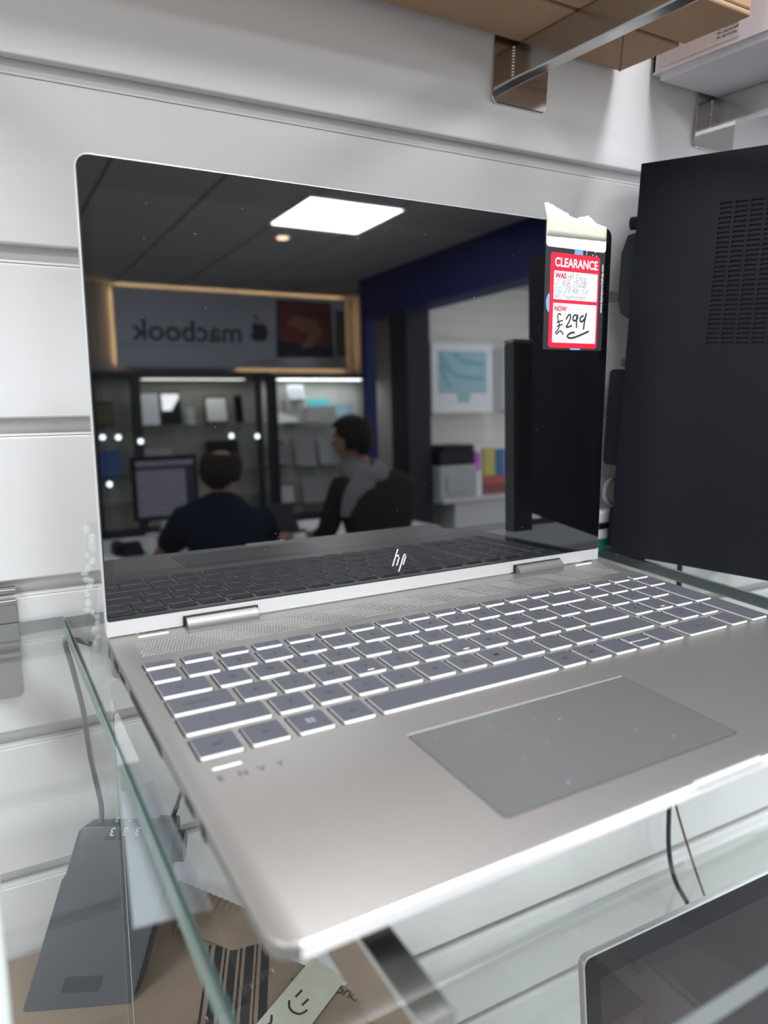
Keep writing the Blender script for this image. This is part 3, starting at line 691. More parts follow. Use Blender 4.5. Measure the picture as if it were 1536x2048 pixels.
# vented side panel with real slots
c0, cp, cw, nc = 62.2, 10.72, 8.6, 13
r0, rp, rh, nr = 163.3, 3.485, 2.0, 30
xb = [0.0] + [v for k in range(nc) for v in (c0 + k * cp, c0 + k * cp + cw)] + [TL_]
zb_ = [TH0] + [v for k in range(nr) for v in (r0 + k * rp, r0 + k * rp + rh)] + [TH1]
m = MB(twf)
gv = {}
def gvx(i, j, d):
    if (i, j, d) not in gv: gv[(i, j, d)] = m.v((xb[i], d, zb_[j]))
    return gv[(i, j, d)]
for i in range(len(xb) - 1):
    for j in range(len(zb_) - 1):
        if i % 2 == 1 and j % 2 == 1:
            for (a, b) in (((i, j), (i + 1, j)), ((i + 1, j), (i + 1, j + 1)), ((i + 1, j + 1), (i, j + 1)), ((i, j + 1), (i, j))):
                m.face([gvx(*a, 0), gvx(*b, 0), gvx(*b, 1.2), gvx(*a, 1.2)], 1)  # slot walls near-black; the shade inside is put into the colour
        else: m.face([gvx(i, j, 0), gvx(i + 1, j, 0), gvx(i + 1, j + 1, 0), gvx(i, j + 1, 0)])
m.build('vented_side_panel', ['tower', 'tower_d'], tw, fix=False)
m = MB(twf); m.box(-.4, TL_, 0, TT, TH1, TH1 + .8); m.box(-.4, 0, 0, TT, TH0, TH1); m.box(TL_, TL_ + 10, 0, TT, TH0, TH1 + .8); m.build('outer_cover', 'tower', tw)
for a in (20, 370):
    for b in (12, 78): MB(twf).box(a - 8, a + 8, b - 6, b + 6, -17, TH0).build('rubber_foot', 'rubber', tw)
m = MB(twf); m.cyl((-7, 6, 259), (0, 6, 259), 5, 5, 14); m.build('thumb_screw', 'plastic_k', tw, smooth=True)
m = MB(twf); m.prism([(0, 183), (-10, 188), (-13, 200), (-13, 236), (-9, 250), (0, 252)], 4, 34, ax=1); m.build('rear_plug', 'plastic_g', tw, bevel=1.5)
m = MB(twf); m.prism(rr(-15, 0, 62, 143, 4), 4, 40, ax=1); m.build('rear_socket_cover', 'plastic_k', tw, bevel=1)
m = MB(twf); m.prism(rr(-8, 0, 145, 152, 2), 10, 24, ax=1); m.build('rear_cable_clip', 'cable_b', tw, bevel=.8)
m = MB(twf); m.box(-4, 0, 8, 11, 32, 62); m.build('rear_cable', 'plastic_k', tw)
m = MB(twf); m.prism(rr(-6, 0, -10, 25, 2), 6, 30, ax=1); m.build('rear_foot_guard', 'plastic_k', tw, bevel=1)
th = thing('cable_loop', 'small grey loop hanging behind the black tower', 'cable', (437, 72, -17))
m = MB(); m.tube([(443 + 10 * math.cos(t), 68, 36 + 11 * math.sin(t)) for t in [2 * math.pi * k / 24 for k in range(25)]], 2.0, 8); m.build('ring', 'greycord', th, smooth=True)
m = MB(); m.tube(smoothline([(443, 68, 26), (450, 66, 8), (456, 64, -14)], 4), 1.4, 8); m.build('tail', 'greycord', th, smooth=True)
th = thing('power_adapter', 'white plug adapter with a green base behind the tower', 'adapter', (436, 72, -17))
m = MB(); m.box(418, 448, 62, 82, -17, -6); m.build('green_base', 'green', th, bevel=1)
m = MB(); m.box(419, 447, 63, 81, -6, 4); m.build('body', 'wplastic', th, bevel=1.5)
m = MB(); m.box(418, 449, 62, 82, 4, 8); m.build('dark_band', 'plastic_k', th, bevel=.8)
m = MB(); m.box(420, 446, 64, 80, 8, 19); m.build('cap', 'wplastic', th, bevel=2)
# the dark grey upright box that only the laptop screen shows
th = thing('speaker', 'dark grey upright box speaker mirrored beside the tower in the screen', 'speaker', (477, -233, -17))
m = MB(); m.box(463, 489.5, -241, -225, -17, 188); m.build('cabinet', 'spk', th, bevel=1)
m = MB(); m.box(463, 489.5, -241, -225, 188.4, 192.5); m.build('top_trim', 'ltgrey', th, bevel=.6)
m = MB(); m.box(466, 486, -225, -224.2, -8, 180); m.build('front_cloth', 'spk', th)

# ================================================================== BOXES ON THE UPPER BRACKETS
cb = thing('cardboard_box', 'brown cardboard box on the upper brackets, seen from below', 'box', (130, 28, 379.4))
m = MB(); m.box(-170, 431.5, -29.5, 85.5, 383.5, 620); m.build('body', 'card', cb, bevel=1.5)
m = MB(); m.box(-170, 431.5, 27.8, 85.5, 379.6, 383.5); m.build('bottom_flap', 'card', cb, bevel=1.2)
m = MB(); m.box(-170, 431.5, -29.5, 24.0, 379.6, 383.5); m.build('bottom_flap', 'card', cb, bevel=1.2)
m = MB()
x = -170.0
while x < 330: m.prism([(x, 24.2), (x + 2.2, 24.6), (x + 4.4, 24.2), (x + 4.4, 27.4), (x + 2.2, 26.8), (x, 27.4)], 380.8, 383.4); x += 4.4
stuff(m.build('corrugated_edge', 'card_d', cb))
m = MB(); m.prism([(431.2, 85), (430.2, 85.4), (379, 34.4), (380, 34)], 379.35, 379.7); m.build('fold_crease', 'card_d', cb)
wb = thing('white_box', 'lavender white lidded box on the upper bracket right of the cardboard box', 'box', (640, 10, 379.4))
m = MB(); m.box(474, 810, -108, 82, 379.5, 450); m.build('tray', 'lav_t', wb, bevel=1)
m = MB(); m.box(470, 814, -112, 86, 384.5, 386.0); m.box(470, 472, -112, 86, 386, 470); m.box(470, 814, -112, -110, 386, 470); m.box(470, 814, 84, 86, 386, 470); m.box(812, 814, -112, 86, 386, 470); m.box(470, 814, -112, 86, 468.5, 470.5)
m.build('lid', 'lav', wb)
m = MB(); m.prism(rr(6.8, 80.5, 388.2, 402, 1, 2), 469.6, 470, ax=0); m.build('paper_label', 'labelp', wb)
lbf = frame((469.5, 26, 0), (0, -1, 0), (0, 0, 1), (-1, 0, 0))
m = MB()
for i, t in enumerate(('02 13293252', 'SN: CND250109P', 'PN: N81075-00A')): add_text(m, t, lbf, 0, 397.6 - i * 3.1, 0, 2.7, .04, width=(17, 18, 17)[i])
m.build('label_print', 'ink', wb)

# ================================================================== LOWER SHELF
# carton with printed bars
ct = thing('cardboard_carton', 'brown cardboard carton with printed black bars below the glass shelf', 'box', (60, -30, -417))
top = [(-190, 96), (52, 92), (58, 88), (150, -70), (150, -190), (-190, -190)]
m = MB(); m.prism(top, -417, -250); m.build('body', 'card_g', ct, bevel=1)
m = MB()   # torn zig-zag flap edge standing proud of the lid
n = 40; a0, a1 = Vector((53, 93.5, -231)), Vector((118, 22, -246))
prev = None
for k in range(n + 1):
    p = a0.lerp(a1, k / n); q = p + Vector((-9, -5, -6)); p = p + Vector((0, 0, .9 * (k % 2)))
    cur = (m.v(p), m.v(q), m.v(q + Vector((-14, -10, -12 if q.z > -240 else -3))))
    if prev:
        for i in range(2): m.face([prev[i], cur[i], cur[i + 1], prev[i + 1]])
    prev = cur
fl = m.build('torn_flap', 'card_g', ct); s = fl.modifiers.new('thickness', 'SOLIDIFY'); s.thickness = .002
bdir = Vector((-.391, -.920, 0)); bnor = Vector((.920, -.391, 0))
bo = Vector((60.0, 43.0, -249.9))
bars = [(0, 1.6, 0), (4.6, 9.6, 1), (11.4, 12.6, 3), (14.6, 19.8, 5), (21.6, 23.2, 7), (25.2, 31.0, 8), (32.6, 33.6, 9), (36.0, 41.5, 7)]
m = MB()
for a, b, s in bars:
    ta, tb = (.7 * a, .7 * b) if a < 34 else (6, 4)
    st = [bo + bnor * a - bdir * ta, bo + bnor * b - bdir * tb, bo + bnor * b + bdir * 92, bo + bnor * a + bdir * 92]
    m.flat([(p.x, p.y, -249.85) for p in st])
m.build('printed_bars', 'ink', ct, fix=False)
m = MB()
tf1 = frame((101, -16, -249.8), (.42, .9, 0), (-.9, .42, 0))
add_text(m, 'SS', tf1, 0, 0, 0, 6.4, .1); add_text(m, 'SK', tf1, 9, -7.5, 0, 6.4, .1)
tf2 = frame((152, -58, -249.8), (-.56, .83, 0), (-.83, -.56, 0))
add_text(m, 'THIS PRODUCT', tf2, -8, 8, 0, 7.0, .1, width=52)
add_text(m, 'SAFE', tf2, -8, 19, 0, 8.0, .2)
m.build('printed_words', 'ink', ct)
m = MB(); f_ = frame((117, 0, -248.6), (-.78, -.46, 0), (.40, -.92, 0), (0, 0, 1))
note = thing('tape_note', 'strip of cream masking tape with a hand-drawn smile on the carton', 'tape', f_(30, 16, 0))
m = MB(); edge = []
for k in range(9): edge.append((-.6 * (k % 2), 2 + k * 3.6))
pts = edge + [(78, 31), (78, 2)]
m.prism([(p[0], p[1]) for p in pts], 0, 0.6) if False else None
va = [m.v(f_(p[0], p[1], 0)) for p in pts]; vb = [m.v(f_(p[0], p[1], .5)) for p in pts]
m.face(va[::-1]); m.face(vb)
for i in range(len(pts)): m.face([va[i], va[(i + 1) % len(pts)], vb[(i + 1) % len(pts)], vb[i]])
m.build('tape_strip', 'masking_g', note)
m = MB()
ribbon(m, [(24, 11.5), (30.5, 11.0)], 1.6, f_, .6); ribbon(m, [(26.5, 19), (32.5, 18.2)], 1.6, f_, .6)
ribbon(m, smoothline([(34.6, 9), (38.2, 12), (39.4, 16.5), (37.6, 21), (33, 23)], 4), 1.5, f_, .6)
ribbon(m, smoothline([(49, 6), (53, 9), (56, 8)], 4), 1.5, f_, .6)
m.build('drawn_smile', 'marker', note, fix=False)
m = MB(); A = Vector((28, -17, -247.6)); B = Vector((91, 2.5, -247.6)); sd = Vector((-.3, .95, 0))
rs = []
for k in range(15):
    p = A.lerp(B, k / 14); h = 1.0 + .6 * math.sin(k * 1.7)
    rs.append([tuple(p + sd * a + Vector((0, 0, b * h))) for a, b in ((-2.6, -2.0), (2.6, -2.0), (1.2, .8), (-.6, 1.2))])
m.rings(rs); tag(m.build('packing_tape', 'acrylic', smooth=True), 'crinkled strip of clear packing tape across the printed black bars', 'tape')
# combination lock box leaning back on the carton
lo = Vector((-56, 46.5, -249.8)); lu = Vector((.915, -.40, -.03)).normalized(); lv = Vector((.385, .275, .88)).normalized(); ln = lu.cross(lv).normalized()
lkf = frame(lo, lu, lv, ln)
lk = thing('lock_box', 'dark grey combination lock box showing 3 3 3 below the glass shelf', 'lock', (-18, 35, -250))
H_ = 109.0
def lkxf(a, b, c): return lkf(a, b, c)
m = MB(lkxf); m.prism([(0, 1), (2, 0), (62, 0), (65, 1), (65, 84), (63, 101), (61, H_), (4, H_), (1.5, H_ - 3), (1.5, 80), (0, 76)], -26, 0); m.build('body', 'lock', lk, bevel=2, seg=2, smooth=True)
m = MB(lkxf); m.prism(rr(20, 43, 10, 19, 1.5, 3), -.3, .25); m.build('recessed_panel', 'lock_d', lk)
m = MB(lkxf); m.prism([(64, 4), (66.5, 8), (66.5, 82), (65, 84)], -24, -4); m.build('side_grip', 'lock_d', lk, bevel=1)
for k in range(3):
    xc = 23 + k * 8.0
    m = MB(lkxf); m.rings([[(X, H_ - 6 + 9 * math.cos(t), -9 + 9.6 * math.sin(t)) for t in [2 * math.pi * q / 20 for q in range(20)]] for X in (xc - 3.4, xc + 3.4)])
    dl_ = m.build('number_dial', 'lock', lk, smooth=True)
    m = MB(); dfr = frame(lkf(xc + 2.2, H_ - 2.2, 0), -lu, -lv, ln); add_text(m, '3', dfr, 0, -1, 1.0, 7.2, .05); 
    dfr2 = frame(lkf(xc + 2.0, H_ + 2.4, -5.6), -lu, -(lv * .5 + Vector(ln) * -.85), (lv * .85 + Vector(ln) * .5)); add_text(m, '2', dfr2, 0, -1, 1.4, 6.0, .05); m.build('dial_digit', 'legend_w', dl_)
bt = Vector(lkf(63, H_ - 16, -13)); m = MB(); m.cyl(tuple(bt), tuple(bt + lu * 8), 10, 10, 20); m.build('release_button', 'lock_d', lk, smooth=True)
bt = Vector(lkf(52, H_ - 9, -13)); m = MB(); m.cyl(tuple(bt), tuple(bt + lu * 12), 12.5, 12, 20); m.build('cable_socket', 'lock_d', lk, smooth=True)
# security cables
m = MB(); e0 = Vector(lkf(12, H_ - 1, -13))
m.tube(smoothline([(-1, 60, -16.0 - 8), (-12, 82, -27), (-9, 88, -48), (-4, 92, -80), (-1.5, 90, -115), tuple(e0 + Vector((1, 2, 14))), tuple(e0)], 6), 1.7, 10)
tag(m.build('security_cable', 'cable', smooth=True), 'grey braided security cable curving down the white wall to the lock box', 'cable')
e1 = Vector(lkf(58, H_ + 2, -13))
th = thing('security_cable', 'short grey steel cable rising from the lock box under the laptop edge', 'cable', e1)
m = MB(); m.tube([tuple(e1), tuple(e1 + Vector((1.5, -6, 11)))], 1.9, 10); m.build('ferrule', 'weld', th, smooth=True)
m = MB(); m.tube(smoothline([tuple(e1 + Vector((1.5, -6, 11))), tuple(e1 + Vector((3.5, -13, 26))), (58, 12, -60), (60, 0, -24.5)], 6), 1.35, 10); m.build('wire', 'cable', th, smooth=True)
# milky sheet painted in for a bright reflection in the glass; clear upright strip
m = MB(); m.prism([(-14.2, -107), (-0.4, -105.2), (-0.7, -187.3), (-24.6, -184)], -26.0, -25.1); tag(m.build('reflection_sheet', 'glare'), 'white sheet standing in for a reflection in the glass shelf', 'glare')
th = thing('acrylic_strip', 'thin clear acrylic strip standing in front of the lock box', 'strip', (-1.5, -20, -250))
m = MB(); m.box(-1.9, -.9, -24, -20, -250, -26.4); m.build('strip', 'acrylic', th)
m = MB(); m.box(-1.95, -1.65, -24.1, -23.8, -250, -26.4); m.build('bright_edge', 'edge', th)
# hanging cables at the right
for mt, pts, r_, lab in (('cable_k', [(548, 72, -26), (550, 66, -150), (554, 60, -270), (557, 60, -313), (564, 60, -363), (580, 60, -406), (610, 60, -451), (640, 58, -500), (650, 58, -560)], 2.6, 'thick black cable hanging in a curve behind the lower laptop'),
                         ('cable_b', [(545, 68, -26), (553, 60, -220), (562, 60, -290), (568, 60, -312), (598, 60, -375), (638, 60, -451), (668, 60, -500), (680, 60, -560)], 1.3, 'thin brown and black wire hanging straight behind the lower laptop')):
    m = MB(); m.tube(smoothline(pts, 5), r_, 8); tag(m.build('cable', mt, smooth=True), lab, 'cable')
# the second laptop on the lower shelf
l2 = thing('laptop', 'second laptop on the lower shelf with silver rim and dark glossy screen', 'laptop', (400, -140, -417))
a2 = math.radians(104); d2 = Vector((.02, -math.cos(a2) * -1 * -1, math.sin(a2))); 
s2 = Vector((1, -.035, 0)).normalized()
v2 = Vector((0, .16, .987)).normalized(); v2 = (v2 - s2 * v2.dot(s2)).normalized(); n2 = s2.cross(v2)
L2H = 210.0
o2 = Vector((244.5, -120.5, -209.5)) - v2 * L2H
l2f = frame(o2, s2, v2, n2)
l2x = lambda a, b, c: l2f(a, b, c)
m = MB(l2x); m.prism(rr(0, 330, 0, L2H, (6, 6, 1, 1), 6), -5, 0); m.build('lid_shell', 'silver_l', l2, bevel=1.0, smooth=True)
m = MB(l2x); m.prism(rr(1.5, 328.5, 6, L2H - 1.5, (5, 5, 1, 1), 6), -.1, .3); b2 = m.build('screen_glass', 'bezel2', l2)
m = MB(l2x); m.flat([(13, 22, .32), (317, 22, .32), (317, L2H - 17, .32), (13, L2H - 17, .32)]); m.build('display_area', 'lcd2', b2, fix=False)
m = MB(); zz = -417
q0 = Vector(o2); m.prism([tuple((q0 + s2 * a + Vector((-s2.y, s2.x, 0)) * b)[:2]) for a, b in ((0, 0), (330, 0), (330, -205), (0, -205))], -416.9, -404); m.build('base_body', 'silver', l2, bevel=1.5)

# ================================================================== THE SHOP BEHIND THE CAMERA (mirrored in the screen)
# illuminated sign on the far wall
sg = thing('wall_sign', 'wide pale sign reading macbook with warm light around its edge', 'sign', (2530, -7120, 655))
m = MB(); m.box(1290, 3770, -7104, -7085, 660, 1425); m.build('face_panel', 'sign', sg, bevel=3, seg=1)
for q_ in ((1320, 3740, 1396, 1414), (1300, 1318, 690, 1396), (3742, 3760, 690, 1396), (2500, 3740, 672, 690)):
    m = MB(); m.box(q_[0], q_[1], -7136, -7124, q_[2], q_[3]); m.build('light_strip', 'warm', sg)
sf = frame((0, -7084, 0), (-1, 0, 0), (0, 0, 1), (0, 1, 0))
m = MB(); add_text(m, 'macbook', sf, -2560, 925, 0, 290, 5, width=1110); m.build('lettering', 'signink', sg)
m = MB()
x = 2200
while x > 1350:
    w = random.randint(14, 40); m.flat([sf(-x, 868, .0), sf(-x + w, 868, .0), sf(-x + w, 886, .0), sf(-x, 886, .0)]); x -= w + 10
m.build('small_print_line', 'ltgrey', sg, fix=False)
m = MB(); cx, cz = 2740, 1035; pts = []
for k in range(40):
    t = 2 * math.pi * k / 40
    r_ = 108 * (1 + .05 * math.cos(2 * t)) ; px, pz = r_ * .92 * math.cos(t), r_ * math.sin(t)
    if abs(t - math.pi / 2) < .45: pz -= 16 * (1 - abs(t - math.pi / 2) / .45)
    if abs(t - 3 * math.pi / 2) < .35: pz += 12 * (1 - abs(t - 3 * math.pi / 2) / .35)
    d_ = math.hypot(px - 118, pz - 22)
    if d_ < 52: px = 118 - math.sqrt(max(0, 52 ** 2 - (pz - 22) ** 2))
    pts.append(sf(-cx + px, cz + pz, 0))
m.flat(pts)
m.flat([sf(-cx + a, cz + b, 0) for a, b in ((2, 118), (10, 150), (34, 176), (50, 180), (46, 150), (26, 124))])
m.build('emblem', 'signink', sg, fix=False)
def signquad(name, mt, q, h):
    m = MB(); m.flat([sf(-x, z, h) for x, z in q]); m.build(name, mt, sg, fix=False)
signquad('printed_screen', 'wdark', ((2950, 1385), (2925, 780), (3610, 775), (3580, 1375)), .5)
signquad('printed_picture', 'wred', ((2975, 1360), (2950, 960), (3560, 900), (3555, 1350)), .9)
signquad('printed_picture_detail', 'wsand', ((3050, 1140), (3150, 1220), (3400, 1180), (3480, 1060), (3330, 890), (3210, 890), (3330, 1030), (3200, 1080)), 1.2)
signquad('printed_side_picture', 'wolive', ((3640, 1310), (3625, 800), (3755, 790), (3750, 1300)), .5)
signquad('printed_side_picture', 'bluep', ((3640, 1310), (3640, 1190), (3752, 1180), (3750, 1300)), .9)
signquad('printed_laptop_base', 'alu', ((2925, 780), (2500, 715), (3100, 680), (3760, 690), (3700, 790)), .6)

def cabinet(label, x0, x1, y0, y1, ztop, back, shelves, posts, xtra=0):
    th = thing('display_cabinet', label, 'cabinet', ((x0 + x1) / 2, (y0 + y1) / 2, -1250))
    m = MB(); m.box(x0, x1, y0, y1, ztop - 46, ztop); m.build('top_rail', 'cabk', th, bevel=4, seg=1)
    m = MB(); m.box(x0, x1, y0, y1, -1250, -900); m.build('plinth', 'cabk', th, bevel=4, seg=1)
    for p, w in posts: MB().box(p, p + w, y1 - 60, y1, -900, ztop - 46).build('post', 'cabk', th, bevel=3, seg=1)
    m = MB(); m.box(x0 + 4, x1 - 4, y0, y0 + 15, -900, ztop - 46); m.build('back_panel', back, th)
    for z in shelves: MB().box(x0 + 12, x1 - 12, y0 + 20, y1 - 62, z - 10, z).build('shelf', 'glass', th)
    return th
ca = cabinet('black framed display cabinet left of the seated people', 975, 2712, -7060, -6700, 600, 'cabback', (100, -370, -640), ((975, 40), (1330, 85), (2540, 50), (2660, 52)))
cbn = cabinet('bright glass display cabinet behind the person in olive', 2722, 3880, -7060, -6700, 588, 'cabback_l', (90, -372, -780), ((2722, 40), (3835, 45)))
area_light('cabinet_fill', (3300, -6800, 530), (0, 0, 0), 1.0, .16, 14, (.92, .97, 1.0))  # fill lamps added inside the cabinets to make them bright
area_light('cabinet_fill_2', (1950, -6800, 530), (0, 0, 0), 1.0, .16, 5, (.95, 1.0, .9))
for i, (x, z, lab) in enumerate(((1048, 3, 'small round cabinet spot at the far left, upper pair outer'), (1185, -2, 'small round cabinet spot at the far left, upper pair inner'), (1381, -46, 'small dim cabinet spot right of the left post'),
                                 (2253, -26, 'small bright cabinet spot above the person in navy'), (2520, -40, 'small bright cabinet spot beside the middle post'), (1078, -427, 'low bluish cabinet spot left of the monitor'))):
    th = thing('cabinet_spotlight', lab, 'light', (x, -6690, z))
    m = MB(); m.cyl((x, -6698, z), (x, -6680, z), 24, 24, 16); m.build('housing', 'wplastic', th)
    m = MB(); m.cyl((x, -6680, z), (x, -6676, z), 21, 21, 16); m.build('lamp', 'spot', th)
# stock in the cabinets
def stand_item(name, label, x0, x1, z0, z1, mt, face, y=-6880, card=None):
    th = thing(name, label, 'device' if name != 'price_sheet' else 'sheet', ((x0 + x1) / 2, y, z0))
    w = (z1 - z0) * .18
    m = MB(); m.prism([(y, z0), (y - 16, z0), (y - 16 - w, z1), (y - w, z1)], x0, x1, ax=0); m.build('shell', mt, th, bevel=3, seg=1)
    m = MB(); dx = (x1 - x0) * .06; a, b = .08, .93
    m.flat([(x0 + dx, y + 2 - w * a, z0 + (z1 - z0) * a), (x1 - dx, y + 2 - w * a, z0 + (z1 - z0) * a), (x1 - dx, y + 2 - w * b, z0 + (z1 - z0) * b), (x0 + dx, y + 2 - w * b, z0 + (z1 - z0) * b)]); m.build('face', face, th, fix=False)
    m = MB(); m.box(x0 + dx, x1 - dx, y - 70, y + 60, z0, z0 + 8); m.build('foot', mt, th, bevel=2, seg=1)
    return th
for x0, x1, z0, z1, mt, fc_, lab in (
    (1640, 1830, 100, 420, 'plastic_k', 'bezel', 'black laptop standing open on the cabinet top shelf at left'),
    (1420, 1620, 100, 400, 'alu', 'alu', 'silver tablet on the cabinet top shelf beside the black laptop'),
    (1870, 1960, 100, 260, 'alu', 'ltgrey', 'small pale phone on the cabinet top shelf'),
    (2070, 2300, 100, 370, 'plastic_k', 'white', 'white faced tablet on the cabinet top shelf at right'),
    (2380, 2460, 100, 380, 'plastic_k', 'bezel', 'dark tablet edge-on by the right cabinet post'),
    (2060, 2400, -370, -75, 'plastic_k', 'plastic_k', 'dark laptop with price sheet behind the head of the person in navy'),
    (1440, 1720, -370, -120, 'ltgrey', 'ltgrey', 'grey tablet on the middle cabinet shelf'),
    (2770, 2900, -372, -105, 'plastic_g', 'alu', 'silver tablet with blue picture on the bright cabinet shelf'),
    (3010, 3240, -372, -80, 'alu', 'ltgrey', 'pale laptop on the bright cabinet middle shelf'),
    (3300, 3480, -372, -90, 'alu', 'alu', 'silver laptop on the bright cabinet shelf at right'),
    (2770, 3000, -780, -560, 'plastic_k', 'white', 'white faced tablet low in the bright cabinet'),
    (3080, 3420, -780, -520, 'alu', 'ltgrey', 'wide pale laptop low in the bright cabinet'),
    (3480, 3700, 90, 250, 'bluep', 'paleblue', 'light blue boxed gadget high in the bright cabinet'),
    (3180, 3440, 250, 330, 'teal', 'teal', 'teal carton high in the bright cabinet'),
    (2770, 3060, 90, 190, 'white', 'white', 'white carton on the bright cabinet top shelf'),
    (2960, 3140, 330, 480, 'white', 'ltgrey', 'white carton stacked near the bright cabinet top'),
    (1030, 1190, 100, 330, 'plastic_g', 'wolive', 'dusky picture box at the far left of the top shelf'),
    (1010, 1230, -370, -130, 'bluep', 'bluep', 'blue poster box at the far left of the middle shelf')):
    stand_item('display_tablet' if 'tablet' in lab else ('display_laptop' if 'laptop' in lab else 'display_box'), lab, x0, x1, z0 if z0 not in (250, 330) else z0, z1, mt, fc_)
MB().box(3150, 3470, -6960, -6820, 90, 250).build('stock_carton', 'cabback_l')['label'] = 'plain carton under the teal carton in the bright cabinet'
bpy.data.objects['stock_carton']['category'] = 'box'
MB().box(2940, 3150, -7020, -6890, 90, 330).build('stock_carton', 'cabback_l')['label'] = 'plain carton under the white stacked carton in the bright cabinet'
bpy.data.objects['stock_carton.001']['category'] = 'box'

# counter in the annex with printer, books and cards; boxes on the annex wall
co_ = thing('counter', 'white counter under the printer in the annex', 'counter', (4700, -5700, -1250))
m = MB(); m.box(3725, 6300, -5995, -5150, -690, -650); m.build('worktop', 'desk', co_, bevel=4, seg=1)
m = MB(); m.box(3880, 6280, -5980, -5190, -1250, -690); m.build('carcass', 'desk', co_, bevel=3, seg=1)
pr = thing('printer', 'grey box printer with black top on the white counter', 'printer', (3940, -5500, -650))
m = MB(); m.box(3722, 4150, -5640, -5200, -650, -345); m.build('body', 'ltgrey', pr, bevel=14, seg=2)
m = MB(); m.box(3735, 4140, -5630, -5215, -345, -205); m.box(3800, 4160, -5620, -5250, -205, -160); m.build('scanner_top', 'plastic_k', pr, bevel=10, seg=2)
m = MB(); m.box(3800, 4080, -5202, -5190, -600, -430); m.build('paper_drawer', 'ltgrey', pr, bevel=4, seg=1)
for x0, x1, z0, z1, mt, nm, lab, cat in ((4060, 4220, -410, -235, 'magenta', 'colour_card', 'magenta card standing beside the printer', 'card'), (4160, 4235, -650, -415, 'white', 'paper_stack', 'white carton under the magenta card', 'box'),
                                     (4262, 4400, -470, -200, 'yellow', 'book', 'yellow covered book standing right of the magenta card', 'book'), (4410, 4520, -470, -215, 'bluep', 'book', 'blue covered book beside the yellow one', 'book'),
                                     (4245, 4560, -560, -475, 'orange', 'book', 'orange red book lying on the counter stack', 'book'), (4245, 4560, -650, -565, 'wred', 'book', 'dusky red book at the bottom of the counter stack', 'book')):
    th = thing(nm, lab, cat, ((x0 + x1) / 2, -5260, z0))
    d = 40 if z0 > -475 and nm != 'paper_stack' else 150
    m = MB(); m.box(x0, x1, -5240 - d, -5240, z0, z1); m.build('cover', mt, th, bevel=3, seg=1)
    m = MB(); m.box(x0 + 6, x1 + 2, -5236 - d, -5246, z0 + 4, z1 - 4); m.build('pages', 'white', th)
for lab, x0, x1, z0, z1, mt in (('white computer carton with a pale blue picture on the annex wall', 4035, 4800, 150, 838, 'paleblue'), ('white carton with a blue picture right of the computer carton', 4950, 5600, 165, 800, 'bluep')):
    th = thing('computer_carton', lab, 'box', ((x0 + x1) / 2, -5920, z0))
    m = MB(); m.box(x0, x1, -5995, -5780, z0, z1); m.build('carton', 'white', th, bevel=4, seg=1)
    m = MB(); w = x1 - x0; m.box(x0 + w * .11, x1 - w * .11, -5781, -5776, z0 + 190, z1 - 80); m.build('printed_picture', mt, th)
    m = MB(); m.prism([(x0 + w * .40, z0 + 190), (x0 + w * .43, z0 + 95), (x0 + w * .60, z0 + 95), (x0 + w * .62, z0 + 190)], -5781, -5776, ax=1); m.build('printed_stand', mt, th)
    if mt == 'paleblue':
        ff = frame((0, -5775, 0), (1, 0, 0), (0, 0, 1), (0, 1, 0)); m = MB()
        for pts in ([(x0 + 110, z1 - 130), (x0 + 200, z1 - 250), (x0 + 330, z1 - 330), (x1 - 110, z1 - 350)], [(x0 + 260, z1 - 100), (x0 + 400, z1 - 180), (x1 - 110, z1 - 210)], [(x0 + 110, z1 - 210), (x0 + 180, z1 - 380), (x0 + 230, z1 - 430)]):
            ribbon(m, smoothline(pts, 6), 46, ff, 0)
        m.build('printed_swirl', 'paleblue_d', th, fix=False)
    m = MB(); m.box(x0 - 10, x1 + 10, -5995, -5740, z0 - 14, z0); m.build('wall_ledge', 'white_wall', th)
# desk with monitor, laptop and clutter
dsk = thing('desk', 'white desk where the two people sit', 'desk', (1400, -3550, -1250))
m = MB(); m.box(380, 2350, -3950, -3170, -560, -532); m.build('worktop', 'desk', dsk, bevel=3, seg=1)
for x in (420, 2310):
    for y in (-3900, -3220): MB().box(x - 25, x + 25, y - 25, y + 25, -1250, -560).build('leg', 'ltgrey', dsk)
mo = thing('monitor', 'black monitor with a lavender lit page left of the person in navy', 'monitor', (900, -3720, -532))
m = MB(); m.box(718, 1075, -3740, -3702, -415, -62); m.build('housing', 'plastic_k', mo, bevel=5, seg=1)
m = MB(); m.flat([(740, -3700, -392), (1052, -3700, -392), (1052, -3700, -88), (740, -3700, -88)]); m.build('screen', 'scr', mo, fix=False)
m = MB(); m.flat([(740, -3698, -136), (1052, -3698, -136), (1052, -3698, -116), (740, -3698, -116)]); m.flat([(1004, -3698, -330), (1052, -3698, -330), (1052, -3698, -136), (1004, -3698, -136)]); m.build('page_bar', 'wdark', mo, fix=False)
m = MB(); m.box(860, 930, -3745, -3715, -520, -300); m.box(800, 990, -3800, -3640, -532, -520); m.build('stand', 'ltgrey', mo, bevel=4, seg=1)
l3 = thing('laptop', 'open laptop with a bright pale screen on the white desk between the people', 'laptop', (1560, -3480, -532))
m = MB(); m.prism([(1420, -3420), (1640, -3500), (1580, -3640), (1370, -3560)], -532, -518); m.build('base_body', 'plastic_g', l3, bevel=3, seg=1)
l3f = frame((1452, -3505, -530), (.945, -.05, 0), (-.2, -.2, .95))
m = MB(lambda a, b, c: l3f(a, b, c)); m.prism(rr(0, 150, 0, 178, 4, 3), -6, 0); m.build('lid_shell', 'wdark', l3, bevel=1.5, seg=1)
